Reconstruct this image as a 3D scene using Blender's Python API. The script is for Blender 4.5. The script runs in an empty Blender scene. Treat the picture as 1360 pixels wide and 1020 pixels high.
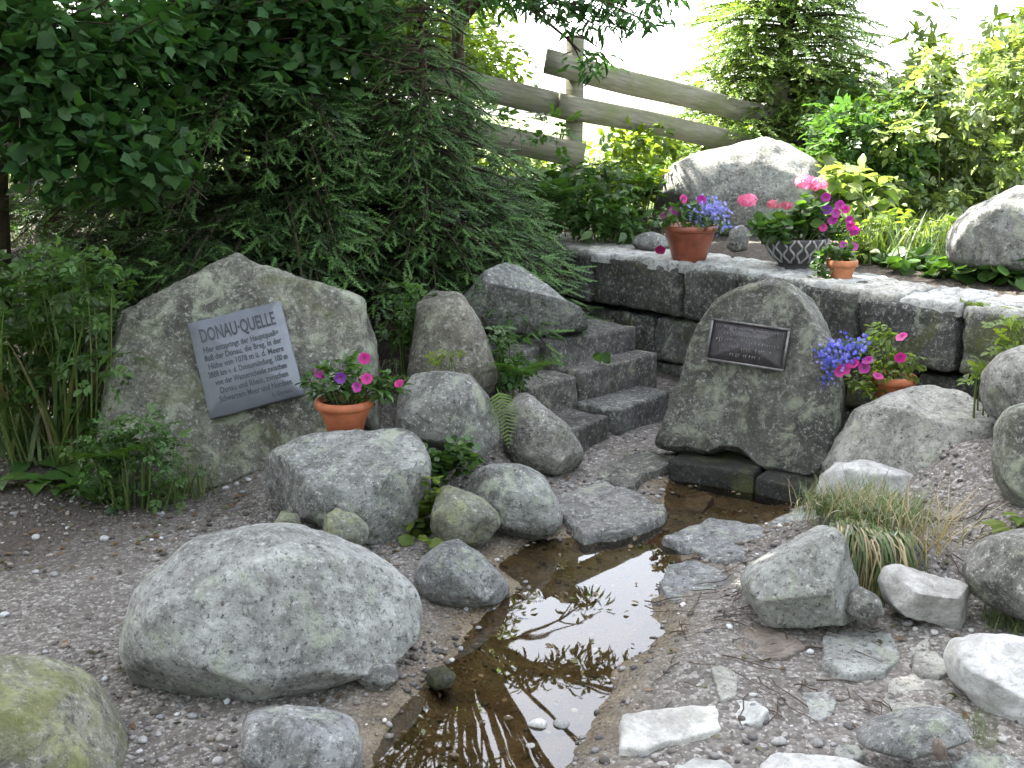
import bpy, math, random
import numpy as np
from mathutils import Vector, Matrix

# ------------------------------------------------------------------ camera, sky, sun, exposure
SC = bpy.context.scene
COL = SC.collection
rad = math.radians
PITCH = rad(14.0); CAM_H = 1.6; FPX = 1438.0
cam_data = bpy.data.cameras.new('camera')
cam_data.sensor_width = 36.0
cam_data.lens = 36.0 * FPX / 1360.0
cam_data.clip_start = 0.05; cam_data.clip_end = 3000
cam = bpy.data.objects.new('camera', cam_data); COL.objects.link(cam)
cam.location = (0, 0, CAM_H); cam.rotation_euler = (math.pi/2 - PITCH, 0, 0)
SC.camera = cam

SUN_EL = rad(50); SUN_AZ = math.atan2(-0.80, 0.60)     # azimuth from +Y towards +X
world = bpy.data.worlds.new('World'); SC.world = world; world.use_nodes = True
wn = world.node_tree.nodes; wl = world.node_tree.links
sky = wn.new('ShaderNodeTexSky'); sky.sky_type = 'NISHITA'; sky.sun_disc = False
sky.sun_elevation = SUN_EL; sky.sun_rotation = SUN_AZ
sky.air_density = 1.0; sky.dust_density = 6.0; sky.ozone_density = 1.0; sky.altitude = 1000
wn['Background'].inputs['Strength'].default_value = 0.15
hz = wn.new('ShaderNodeHueSaturation'); hz.inputs['Saturation'].default_value = 0.35     # hazy white summer sky
wl.new(sky.outputs[0], hz.inputs['Color']); wl.new(hz.outputs[0], wn['Background'].inputs['Color'])
sun_d = bpy.data.lights.new('sun', 'SUN'); sun_d.energy = 5.0; sun_d.angle = rad(0.53)
sun_d.color = (1.0, 0.95, 0.86)
sun = bpy.data.objects.new('sun', sun_d); COL.objects.link(sun)
to_sun = Vector((math.sin(SUN_AZ)*math.cos(SUN_EL), math.cos(SUN_AZ)*math.cos(SUN_EL), math.sin(SUN_EL)))
sun.rotation_euler = to_sun.to_track_quat('Z', 'Y').to_euler()
vs = SC.view_settings
vs.view_transform = 'Standard'; vs.look = 'None'; vs.gamma = 1.0; vs.exposure = 3.2; vs.use_curve_mapping = False
SC.cycles.max_bounces = 5; SC.cycles.diffuse_bounces = 2; SC.cycles.glossy_bounces = 2
SC.cycles.caustics_reflective = False; SC.cycles.caustics_refractive = False
SC.cycles.transmission_bounces = 4; SC.cycles.transparent_max_bounces = 8

# ------------------------------------------------------------------ helpers: picture rays, noise, meshes
CP, SP = math.cos(PITCH), math.sin(PITCH)
def ray(px, py):
    a = (px-680.0)/FPX; b = -(py-510.0)/FPX
    return np.array((a, CP + b*SP, -SP + b*CP))
EYE = np.array((0, 0, CAM_H))
def at(px, py, Y):
    d = ray(px, py); return EYE + d*(Y/d[1])
def gz(px, py, z):
    d = ray(px, py); return EYE + d*((z-CAM_H)/d[2])
def on_plane(px, py, p, n):
    d = ray(px, py); return EYE + d*(np.dot(p-EYE, n)/np.dot(d, n))

_rng = np.random.RandomState(7)
_perm = _rng.permutation(256); _perm = np.concatenate([_perm, _perm, _perm])
_grad = _rng.normal(size=(256, 3)); _grad /= np.linalg.norm(_grad, axis=1)[:, None]
def perlin(p):
    p = np.asarray(p, float); i = np.floor(p).astype(int); f = p - i; i &= 255
    u = f*f*f*(f*(f*6-15)+10)
    r = 0
    for dx in (0, 1):
        for dy in (0, 1):
            for dz in (0, 1):
                h = _perm[_perm[_perm[i[:, 0]+dx] + i[:, 1]+dy] + i[:, 2]+dz] & 255
                g = _grad[h]
                d = (g*(f - np.array((dx, dy, dz)))).sum(1)
                w = (u[:, 0] if dx else 1-u[:, 0])*(u[:, 1] if dy else 1-u[:, 1])*(u[:, 2] if dz else 1-u[:, 2])
                r = r + w*d
    return r
def fbm(p, octv=4, gain=0.5):
    s = 0; a = 1.0
    for k in range(octv):
        s = s + a*perlin(p*(2.0**k) + 17.3*k); a *= gain
    return s
def sstep(a, b, x):
    t = np.clip((x-a)/(b-a), 0, 1); return t*t*(3-2*t)

def mesh_np(name, V, F, smooth=False, col=None):
    """F: (n,k) index array or list of such arrays; col: (nv,3) per-vertex tint."""
    me = bpy.data.meshes.new(name)
    V = np.asarray(V, np.float32)
    Fs = F if isinstance(F, list) else [F]
    Fs = [np.asarray(f, np.int32) for f in Fs if len(f)]
    me.vertices.add(len(V)); me.vertices.foreach_set('co', V.ravel())
    tot = np.concatenate([np.full(len(f), f.shape[1], np.int32) for f in Fs])
    idx = np.concatenate([f.ravel() for f in Fs])
    st = np.concatenate([[0], np.cumsum(tot)[:-1]]).astype(np.int32)
    me.loops.add(len(idx)); me.loops.foreach_set('vertex_index', idx)
    me.polygons.add(len(tot)); me.polygons.foreach_set('loop_start', st)
    if smooth: me.polygons.foreach_set('use_smooth', np.ones(len(tot), bool))
    if col is not None:
        a = me.color_attributes.new('Col', 'FLOAT_COLOR', 'POINT')
        c = np.ones((len(V), 4), np.float32); c[:, :3] = col
        a.data.foreach_set('color', c.ravel())
    me.update(calc_edges=True)
    return me
def obj(name, me, mat=None, parent=None, loc=None):
    o = bpy.data.objects.new(name, me); COL.objects.link(o)
    if mat is not None and me is not None:
        me.materials.clear(); me.materials.append(mat)
    if loc is not None: o.location = tuple(float(c) for c in loc)
    if parent is not None: o.parent = parent
    return o
def tag(o, label=None, cat=None, group=None, kind=None):
    if label: o['label'] = label
    if cat: o['category'] = cat
    if group: o['group'] = group
    if kind: o['kind'] = kind
    return o
def thing(name, label, cat, loc=(0, 0, 0), group=None):
    return tag(obj(name, None, None, None, loc), label, cat, group)
class Geo:
    """collects pieces of one part"""
    def __init__(s): s.V = []; s.F3 = []; s.F4 = []; s.C = []; s.n = 0
    def add(s, V, F, col=None):
        V = np.asarray(V, float).reshape(-1, 3); F = np.asarray(F, int)
        if F.shape[1] == 3: s.F3.append(F+s.n)
        else: s.F4.append(F+s.n)
        s.V.append(V); s.n += len(V)
        s.C.append(np.broadcast_to(np.array((1., 1, 1)) if col is None else np.asarray(col, float), (len(V), 3)))
    def mesh(s, name, base=(0, 0, 0), smooth=False):
        V = np.concatenate(s.V) - np.asarray(base); F = []
        if s.F3: F.append(np.concatenate(s.F3))
        if s.F4: F.append(np.concatenate(s.F4))
        return mesh_np(name, V, F, smooth, np.concatenate(s.C))
    def build(s, name, mat, parent=None, base=None, smooth=False):
        if parent is not None: base = np.array(parent.matrix_world.translation) if base is None else base
        if base is None: base = np.zeros(3)
        return obj(name, s.mesh(name, base, smooth), mat, parent, None if parent is not None else base)
def child(name, me_geo, mat, root, smooth=False, label=None):
    """part under a thing; geometry given in world space, thing unrotated"""
    o = me_geo.build(name, mat, root, np.array(root.location), smooth)
    if label: o['label'] = label
    if name in ('stems', 'blades', 'dry_blades', 'branches', 'foliage', 'limbs', 'lobelia_leaves'): o['kind'] = 'stuff'
    return o
def tube(P, R, seg=8, caps=True):
    P = np.asarray(P, float); n = len(P); R = np.broadcast_to(np.asarray(R, float), (n,))
    T = np.gradient(P, axis=0); T /= np.linalg.norm(T, axis=1)[:, None]+1e-9
    ref = np.array((0, 0, 1.)) if abs(T[:, 2]).mean() < .8 else np.array((1., 0, 0))
    U = np.cross(T, ref); U /= np.linalg.norm(U, axis=1)[:, None]+1e-9
    W = np.cross(T, U)
    a = np.linspace(0, 2*math.pi, seg, endpoint=False)
    V = (P[:, None] + R[:, None, None]*(np.cos(a)[None, :, None]*U[:, None] + np.sin(a)[None, :, None]*W[:, None])).reshape(-1, 3)
    F = []
    for i in range(n-1):
        for j in range(seg):
            k = (j+1) % seg
            F.append((i*seg+j, i*seg+k, (i+1)*seg+k, (i+1)*seg+j))
    return V, np.array(F)
def lathe(prof, seg=40, center=(0, 0, 0)):
    prof = np.asarray(prof, float); a = np.linspace(0, 2*math.pi, seg, endpoint=False)
    V = np.stack([prof[:, None, 0]*np.cos(a), prof[:, None, 0]*np.sin(a), np.repeat(prof[:, 1:2], seg, 1)], -1).reshape(-1, 3)+np.asarray(center)
    F = [(i*seg+j, i*seg+(j+1) % seg, (i+1)*seg+(j+1) % seg, (i+1)*seg+j) for i in range(len(prof)-1) for j in range(seg)]
    return V, np.array(F)
_ico = {}
def ico(sub):
    if sub not in _ico:
        import bmesh
        bm = bmesh.new(); bmesh.ops.create_icosphere(bm, subdivisions=sub, radius=1.0)
        V = np.array([v.co[:] for v in bm.verts]); V /= np.linalg.norm(V, axis=1)[:, None]
        F = np.array([[v.index for v in f.verts] for f in bm.faces]); bm.free()
        _ico[sub] = (V, F)
    return _ico[sub]
def boxgrid(n):
    """unit cube surface [-1,1]^3 with n cells per edge, welded"""
    idx = {}; V = []; F = []
    def vid(p):
        k = tuple(np.round(p, 5))
        if k not in idx: idx[k] = len(V); V.append(p)
        return idx[k]
    t = np.linspace(-1, 1, n+1)
    for ax in range(3):
        for s in (-1, 1):
            for i in range(n):
                for j in range(n):
                    q = []
                    for (a, b) in ((i, j), (i+1, j), (i+1, j+1), (i, j+1)):
                        p = [0, 0, 0]; p[ax] = s; p[(ax+1) % 3] = t[a]; p[(ax+2) % 3] = t[b]; q.append(vid(tuple(p)))
                    F.append(q if s > 0 else q[::-1])
    return np.array(V, float), np.array(F)
_bg = {}
def get_bg(n):
    if n not in _bg: _bg[n] = boxgrid(n)
    return _bg[n]

# ------------------------------------------------------------------ materials
MATS = {}
def new_mat(name):
    m = bpy.data.materials.new(name); m.use_nodes = True
    nt = m.node_tree; return m, nt, nt.nodes, nt.links, nt.nodes['Principled BSDF']
def ramp(nt, fac, stops, interp='LINEAR'):
    r = nt.nodes.new('ShaderNodeValToRGB'); r.color_ramp.interpolation = interp
    e = r.color_ramp.elements
    while len(e) < len(stops): e.new(0.5)
    for k, (p, c) in enumerate(stops):
        e[k].position = p; e[k].color = (*c, 1) if len(c) == 3 else c
    nt.links.new(fac, r.inputs['Fac']); return r.outputs['Color']
def noise(nt, vec, scale, detail=4, rough=0.55, dist=0.0):
    n = nt.nodes.new('ShaderNodeTexNoise'); n.inputs['Scale'].default_value = scale
    n.inputs['Detail'].default_value = detail; n.inputs['Roughness'].default_value = rough; n.inputs['Distortion'].default_value = dist
    nt.links.new(vec, n.inputs['Vector']); return n.outputs['Fac']
def voro(nt, vec, scale, feature='F1', out='Distance'):
    n = nt.nodes.new('ShaderNodeTexVoronoi'); n.feature = feature; n.inputs['Scale'].default_value = scale
    nt.links.new(vec, n.inputs['Vector']); return n.outputs[out]
def mix(nt, fac, a, b, mode='MIX'):
    m = nt.nodes.new('ShaderNodeMix'); m.data_type = 'RGBA'; m.blend_type = mode
    for s, v in ((m.inputs[0], fac), (m.inputs[6], a), (m.inputs[7], b)):
        if isinstance(v, (int, float)): s.default_value = v
        elif isinstance(v, tuple): s.default_value = (*v, 1)
        else: nt.links.new(v, s)
    return m.outputs[2]
def math_n(nt, op, a, b=0.0):
    m = nt.nodes.new('ShaderNodeMath'); m.operation = op
    for s, v in ((m.inputs[0], a), (m.inputs[1], b)):
        if isinstance(v, (int, float)): s.default_value = v
        else: nt.links.new(v, s)
    return m.outputs[0]
def bump(nt, h, strength, dist, normal=None):
    b = nt.nodes.new('ShaderNodeBump'); b.inputs['Strength'].default_value = strength; b.inputs['Distance'].default_value = dist
    nt.links.new(h, b.inputs['Height'])
    if normal is not None: nt.links.new(normal, b.inputs['Normal'])
    return b.outputs['Normal']
def objcoord(nt, rand=True):
    tc = nt.nodes.new('ShaderNodeTexCoord')
    if not rand: return tc.outputs['Object']
    oi = nt.nodes.new('ShaderNodeObjectInfo'); vm = nt.nodes.new('ShaderNodeVectorMath'); vm.operation = 'MULTIPLY_ADD'
    cx = nt.nodes.new('ShaderNodeCombineXYZ')
    for k in range(3): nt.links.new(oi.outputs['Random'], cx.inputs[k])
    nt.links.new(cx.outputs[0], vm.inputs[0]); vm.inputs[1].default_value = (37, 53, 71)
    nt.links.new(tc.outputs['Object'], vm.inputs[2]); return vm.outputs[0]

def granite(name, dark, light, lichen=0.5, lichen_col=(.40, .43, .33), moss=0.0, moss_col=(.11, .12, .04), stain=0.5, speck=1.0, rough=0.85, crack=.5):
    m, nt, N, L, b = new_mat(name); v = objcoord(nt)
    big = noise(nt, v, 3.0, 6, .6, .6)
    base = ramp(nt, big, [(.36, dark), (.64, light)])
    mid = noise(nt, v, 16, 4, .65, .3)
    base = mix(nt, ramp(nt, mid, [(.38, (0, 0, 0)), (.62, (1, 1, 1))]), mix(nt, 1.0, base, (.62, .61, .60), 'MULTIPLY'), base)
    # grains of quartz, feldspar and mica
    g1 = noise(nt, v, 46, 5, .85)
    base = mix(nt, ramp(nt, g1, [(.53, (0, 0, 0)), (.66, (.8*speck,)*3)]), base, (.62, .62, .60))
    g2 = noise(nt, v, 52, 5, .85, .2)
    base = mix(nt, ramp(nt, g2, [(.53, (0, 0, 0)), (.64, (.85*speck,)*3)]), base, (.05, .05, .047))
    # hairline cracks
    cr = noise(nt, v, 2.2, 5, .6, 1.0)
    base = mix(nt, ramp(nt, cr, [(.485, (0, 0, 0)), (.5, (crack,)*3), (.515, (0, 0, 0))]), base, (.06, .06, .055))
    if stain > 0:
        s = noise(nt, v, 4.5, 8, .7, 1.2)
        base = mix(nt, ramp(nt, s, [(.52, (0, 0, 0)), (.72, (stain,)*3)]), base, (.075, .075, .06))
    if lichen > 0:
        l = noise(nt, v, 9, 8, .72, .5)
        base = mix(nt, ramp(nt, l, [(.60-.12*lichen, (0, 0, 0)), (.70-.10*lichen, (.75,)*3)]), base, lichen_col)
        l2 = noise(nt, v, 20, 6, .75, .6)
        base = mix(nt, ramp(nt, l2, [(.62, (0, 0, 0)), (.70, (.6*lichen,)*3)]), base, (.52, .53, .47))
    if moss > 0:
        q = noise(nt, v, 2.6, 8, .7, .8)
        base = mix(nt, ramp(nt, q, [(.60-.2*moss, (0, 0, 0)), (.75-.2*moss, (.85,)*3)]), base, moss_col)
    oi = N.new('ShaderNodeObjectInfo')          # every stone its own shade
    base = mix(nt, 1.0, base, ramp(nt, oi.outputs['Random'], [(0, (.80, .79, .76)), (.35, (1.06, 1.03, .97)), (.65, (.90, .92, .90)), (1, (1.1, 1.1, 1.1))]), 'MULTIPLY')
    L.new(base, b.inputs['Base Color']); b.inputs['Roughness'].default_value = rough
    b.inputs['Specular IOR Level'].default_value = .3
    n1 = bump(nt, noise(nt, v, 18, 9, .72), .9, .035)
    n2 = bump(nt, noise(nt, v, 90, 4, .8), .8, .008, n1)
    L.new(n2, b.inputs['Normal']); MATS[name] = m; return m

granite('granite_grey', (.16, .16, .152), (.42, .42, .40), .5, stain=.65, speck=1.2)
granite('granite_pale', (.32, .32, .305), (.58, .58, .56), .5, stain=.4, crack=.3, speck=1.15)
granite('granite_lichen', (.10, .10, .083), (.28, .28, .235), .85, moss=.3, stain=.7)
granite('granite_mossy', (.09, .09, .082), (.26, .26, .238), .75, moss=.38, moss_col=(.07, .075, .035), stain=.75)
granite('granite_green', (.20, .21, .17), (.33, .33, .27), .7, (.40, .42, .22), moss=.45, moss_col=(.17, .18, .05), stain=.5)
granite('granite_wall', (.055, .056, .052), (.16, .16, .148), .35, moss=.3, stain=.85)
granite('granite_lit_top', (.46, .46, .44), (.66, .66, .64), .3, stain=.2)  # wall granite again, top light put into a paler colour
granite('granite_brown', (.17, .16, .13), (.33, .31, .26), .45, moss=.2, moss_col=(.10, .085, .05), stain=.55)
granite('granite_step', (.085, .085, .08), (.22, .22, .21), .35, stain=.6)
granite('granite_blue', (.20, .20, .205), (.40, .40, .405), .4, stain=.5, speck=1.2)
granite('granite_wet', (.025, .024, .022), (.05, .048, .043), 0, moss=.4, stain=.4, speck=.2, rough=.35)
granite('granite_white', (.62, .61, .60), (.78, .77, .76), .1, stain=.0, speck=.35, crack=.1)
granite('sandstone_pink', (.27, .21, .18), (.38, .31, .27), .1, stain=.2, speck=.4)

def leaf_mat(name, colr, var=0.35, transl=0.4, rough=.45, spec=.5, tcol=None):
    m, nt, N, L, b = new_mat(name)
    at_ = N.new('ShaderNodeAttribute'); at_.attribute_name = 'Col'
    tc = N.new('ShaderNodeTexCoord')
    nz = noise(nt, tc.outputs['Object'], 9, 3)
    c = mix(nt, 1.0, at_.outputs['Color'], colr, 'MULTIPLY')
    c = mix(nt, ramp(nt, nz, [(.35, (0, 0, 0)), (.65, (1, 1, 1))]), mix(nt, 1.0, c, (1-var,)*3, 'MULTIPLY'), c)
    L.new(c, b.inputs['Base Color']); b.inputs['Roughness'].default_value = rough; b.inputs['Specular IOR Level'].default_value = spec
    tr = N.new('ShaderNodeBsdfTranslucent')
    t = mix(nt, 1.0, c, tcol or (1.25, 1.35, .55), 'MULTIPLY'); L.new(t, tr.inputs['Color'])
    ms = N.new('ShaderNodeMixShader'); ms.inputs[0].default_value = transl
    L.new(b.outputs[0], ms.inputs[1]); L.new(tr.outputs[0], ms.inputs[2])
    L.new(ms.outputs[0], N['Material Output'].inputs['Surface']); MATS[name] = m; return m
leaf_mat('needle_dark', (.058, .118, .030), transl=.15, rough=.5)
leaf_mat('needle_light', (.14, .21, .05), transl=.3)
leaf_mat('leaf_dark', (.046, .115, .03), transl=.35, rough=.55, spec=.25)
leaf_mat('leaf_mid', (.07, .145, .032), transl=.4)
leaf_mat('leaf_bright', (.15, .22, .04), transl=.55, tcol=(1.5, 1.5, .5))
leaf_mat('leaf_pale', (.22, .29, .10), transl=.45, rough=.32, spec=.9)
leaf_mat('grass_blade', (.12, .17, .05), transl=.3)
leaf_mat('grass_dry', (.34, .28, .16), transl=.2)
leaf_mat('petal', (1, 1, 1), var=.15, transl=.3, tcol=(1.1, 1, 1.1))

def plain(name, c, rough=.6, spec=.3, nscale=20, var=.25, bumps=.15, metal=0.0):
    m, nt, N, L, b = new_mat(name); v = objcoord(nt)
    n = noise(nt, v, nscale, 5, .6)
    L.new(mix(nt, ramp(nt, n, [(.35, (0, 0, 0)), (.65, (1, 1, 1))]), tuple(x*(1-var) for x in c), tuple(x*(1+var*.5) for x in c)), b.inputs['Base Color'])
    b.inputs['Roughness'].default_value = rough; b.inputs['Specular IOR Level'].default_value = spec; b.inputs['Metallic'].default_value = metal
    L.new(bump(nt, noise(nt, v, nscale*4, 4), bumps, .004), b.inputs['Normal']); MATS[name] = m; return m
plain('terracotta', (.40, .125, .055), .55, .35, 14, .3)
plain('terracotta_dark', (.26, .075, .04), .35, .5, 14, .35)
plain('terracotta_pale', (.46, .18, .085), .7, .25, 14, .3)
plain('soil', (.045, .032, .022), .95, .1, 60, .5, .6)
plain('bowl_dark', (.05, .05, .05), .7, .3, 30)
plain('bowl_light', (.30, .30, .29), .8, .2, 30)
plain('plaque_grey', (.135, .145, .165), .42, .5, 9, .18, .12)
plain('plaque_ink', (.055, .058, .066), .6, .3)
plain('bronze', (.055, .048, .052), .42, .5, 25, .4, .4, .3)
plain('bronze_worn', (.16, .15, .145), .45, .5, 30, .4, .2, .3)
plain('bark', (.06, .045, .032), .95, .1, 18, .5, .9)
plain('twig', (.085, .06, .045), .9, .1, 30, .4)
plain('green_stem', (.10, .14, .04), .6, .3)

# weathered planks, grain along local x
def wood():
    m, nt, N, L, b = new_mat('weathered_wood'); tc = N.new('ShaderNodeTexCoord'); oi = N.new('ShaderNodeObjectInfo')
    mp = N.new('ShaderNodeMapping'); mp.inputs['Scale'].default_value = (1.2, 14, 14)
    L.new(tc.outputs['Object'], mp.inputs['Vector'])
    cx = N.new('ShaderNodeCombineXYZ'); L.new(math_n(nt, 'MULTIPLY', oi.outputs['Random'], 50), cx.inputs[0]); L.new(cx.outputs[0], mp.inputs['Location'])
    g = noise(nt, mp.outputs[0], 4, 8, .65, .4)
    c = ramp(nt, g, [(.3, (.10, .092, .07)), (.55, (.20, .19, .15)), (.75, (.28, .265, .21))])
    al = noise(nt, tc.outputs['Object'], 3.5, 6, .65, .5)
    c = mix(nt, ramp(nt, al, [(.42, (0, 0, 0)), (.65, (.7,)*3)]), c, (.13, .145, .065))
    L.new(c, b.inputs['Base Color']); b.inputs['Roughness'].default_value = .9; b.inputs['Specular IOR Level'].default_value = .15
    L.new(bump(nt, g, .5, .006), b.inputs['Normal']); MATS['wood'] = m
wood()

# gravelly earth
def ground_mat():
    m, nt, N, L, b = new_mat('gravel_earth'); tc = N.new('ShaderNodeTexCoord'); v = tc.outputs['Object']
    at_ = N.new('ShaderNodeAttribute'); at_.attribute_name = 'Col'       # r: leaf litter soil, g: meadow, b: stream bed silt
    sp = N.new('ShaderNodeSeparateColor'); L.new(at_.outputs['Color'], sp.inputs[0])
    big = noise(nt, v, 1.7, 6, .6, .4)
    c = ramp(nt, big, [(.3, (.080, .070, .061)), (.7, (.185, .170, .154))])
    vc = N.new('ShaderNodeTexVoronoi'); vc.inputs['Scale'].default_value = 75; L.new(v, vc.inputs['Vector'])
    sv = N.new('ShaderNodeSeparateColor'); L.new(vc.outputs['Color'], sv.inputs[0])
    c = mix(nt, .5, c, ramp(nt, sv.outputs[0], [(0, (.06, .05, .043)), (.5, (.145, .128, .114)), (.85, (.26, .24, .222)), (1, (.50, .48, .46))]))
    vb = N.new('ShaderNodeTexVoronoi'); vb.inputs['Scale'].default_value = 180; L.new(v, vb.inputs['Vector'])
    s2 = N.new('ShaderNodeSeparateColor'); L.new(vb.outputs['Color'], s2.inputs[0])
    c = mix(nt, ramp(nt, s2.outputs[1], [(.93, (0, 0, 0)), (.96, (.45,)*3)]), c, (.52, .50, .47))
    c = mix(nt, sp.outputs[0], c, ramp(nt, noise(nt, v, 30, 6, .7), [(.35, (.018, .014, .010)), (.6, (.05, .037, .025)), (.75, (.11, .08, .05))]))
    c = mix(nt, sp.outputs[1], c, ramp(nt, noise(nt, v, 22, 6, .7), [(.3, (.05, .075, .02)), (.6, (.11, .14, .04)), (.8, (.16, .17, .07))]))
    bed = ramp(nt, noise(nt, v, 7, 7, .65, .6), [(.3, (.06, .044, .026)), (.5, (.13, .098, .058)), (.7, (.22, .175, .112))])
    c = mix(nt, sp.outputs[2], c, bed)
    L.new(c, b.inputs['Base Color']); L.new(ramp(nt, sp.outputs[2], [(0, (.92,)*3), (.8, (.38,)*3)]), b.inputs['Roughness']); b.inputs['Specular IOR Level'].default_value = .4
    n1 = bump(nt, math_n(nt, 'MULTIPLY', vc.outputs['Distance'], -1.0), .8, .010)
    n2 = bump(nt, noise(nt, v, 60, 6, .7), .7, .008, n1)
    L.new(n2, b.inputs['Normal']); MATS['ground'] = m
ground_mat()
def pebble_mat():
    m, nt, N, L, b = new_mat('pebble_stone'); at_ = N.new('ShaderNodeAttribute'); at_.attribute_name = 'Col'
    tc = N.new('ShaderNodeTexCoord'); n = noise(nt, tc.outputs['Object'], 120, 3)
    c = mix(nt, ramp(nt, n, [(.4, (0, 0, 0)), (.6, (1, 1, 1))]), mix(nt, 1., at_.outputs['Color'], (.75, .74, .72), 'MULTIPLY'), at_.outputs['Color'])
    L.new(c, b.inputs['Base Color']); b.inputs['Roughness'].default_value = .8; MATS['pebble'] = m
pebble_mat()
def water_mat():
    m, nt, N, L, b = new_mat('clear_water'); N.remove(b)
    tc = N.new('ShaderNodeTexCoord'); mp = N.new('ShaderNodeMapping'); mp.inputs['Scale'].default_value = (1, .55, 1)
    L.new(tc.outputs['Object'], mp.inputs['Vector'])
    nrm = bump(nt, noise(nt, mp.outputs[0], 7, 1, .5, .2), .014, .05)
    fr = N.new('ShaderNodeFresnel'); fr.inputs['IOR'].default_value = 1.75; L.new(nrm, fr.inputs['Normal'])
    gl = N.new('ShaderNodeBsdfGlossy'); gl.inputs['Roughness'].default_value = .015; L.new(nrm, gl.inputs['Normal'])
    tr = N.new('ShaderNodeBsdfTransparent'); tr.inputs['Color'].default_value = (.82, .74, .57, 1)
    ms = N.new('ShaderNodeMixShader'); L.new(fr.outputs[0], ms.inputs[0]); L.new(tr.outputs[0], ms.inputs[1]); L.new(gl.outputs[0], ms.inputs[2])
    L.new(ms.outputs[0], N['Material Output'].inputs['Surface']); MATS['water'] = m
water_mat()

# ------------------------------------------------------------------ the lie of the land
WALL = np.array([(0.05, 7.70), (0.49, 6.67), (0.86, 6.28), (1.22, 5.90), (1.50, 5.48), (1.66, 5.18), (1.99, 4.80), (2.28, 4.52), (2.75, 4.10)])
WATER_Z = -0.022
WPX = [(880, 640), (905, 628), (1000, 628), (1085, 650), (1062, 688), (1000, 700), (905, 735), (910, 755), (870, 795), (885, 838), (812, 890),
       (800, 955), (745, 1022), (730, 1100), (430, 1100), (500, 1000), (528, 945), (585, 885), (625, 830), (690, 782), (655, 748), (705, 722), (790, 706), (880, 688)]
WPOLY = np.array([gz(x, y, -0.02)[:2] for x, y in WPX])
def seg_dist(X, Y, poly, closed=True):
    P = np.stack([X.ravel(), Y.ravel()], 1); best = np.full(len(P), 1e9); n = len(poly)
    for i in range(n if closed else n-1):
        a = poly[i]; b = poly[(i+1) % n]; ab = b-a
        t = np.clip(((P-a)@ab)/(ab@ab), 0, 1); best = np.minimum(best, np.linalg.norm(P-a-t[:, None]*ab, axis=1))
    return best.reshape(X.shape)
def inside(X, Y, poly):
    r = np.zeros(X.shape, bool); n = len(poly)
    for i in range(n):
        x1, y1 = poly[i]; x2, y2 = poly[(i+1) % n]
        c = ((y1 > Y) != (y2 > Y)) & (X < (x2-x1)*(Y-y1)/(y2-y1+1e-12)+x1); r ^= c
    return r
TERR = np.concatenate([WALL[::-1], [(-0.1, 8.0), (-0.6, 8.3), (-500, 8.3), (-500, 900), (500, 900), (500, 4.1)]])
CTRL = np.array([(-4, 2, .05), (-2, 1.5, 0), (-1, 1.5, 0), (0, 1.5, -.02), (1, 1.5, 0), (-2, 2.5, .01), (-1, 2.5, 0), (0, 2.5, 0), (-1, 3.4, 0), (0, 3.4, 0),
    (-1.8, 3.4, .01), (-2.6, 3.4, .06), (-3.6, 4, .2), (-2, 4.2, .03), (-1.4, 4.3, .02), (-.5, 4.1, .0), (-.15, 4.2, .02), (.1, 4.3, 0), (-.9, 4.6, .10), (-.5, 4.6, .12), (-.2, 4.7, .12),
    (-2.6, 5, .14), (-3.6, 5, .3), (-2.6, 6, .45), (-1.6, 5.2, .2), (-1.5, 6, .5), (-.7, 5.2, .28), (-.15, 5.3, .34), (-.4, 6, .6), (-1, 7, .8), (-2.6, 7, .8), (-.1, 6.4, .5), (-.1, 5.7, .40), (.1, 5.9, .40),
    (.25, 4.75, 0), (.5, 4.9, 0), (.7, 5.2, 0), (.75, 5.6, .0), (.9, 5.3, .0), (.38, 5.45, .06), (.2, 6.2, .40), (.1, 6.7, .42), (0, 7.2, .5), (-.3, 7.8, .8), (.5, 6.4, .15), (.7, 6.2, .08), (.95, 5.8, .0), (.6, 5.85, .1), (.35, 6.6, .3), (.25, 7.0, .4),
    (1.2, 4.0, .04), (1.6, 4.35, .14), (1.9, 4.2, .32), (2.2, 4.2, .45), (1.5, 3.7, .12), (1.9, 3.7, .24), (1.5, 3.1, .06), (2.2, 3.2, .18), (1.2, 3.3, .03), (1, 3, 0), (.8, 3.6, 0), (1.0, 3.75, .01),
    (1.4, 2.6, .03), (2.2, 2.4, .1), (.8, 2.2, 0), (1.6, 1.6, .03), (1.3, 4.9, .06), (1.5, 4.7, .15), (3, 3, .3), (4, 2, .3), (0, -2, 0), (-4, -2, .1), (4, -2, .2), (-6, 5, .6), (-8, 8, 1.0), (0.5, 4.2, .0), (.6, 3.9, 0), (1.10, 3.52, .20), (1.25, 3.52, .22), (1.2, 3.75, .17), (1.38, 3.6, .17)])
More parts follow.
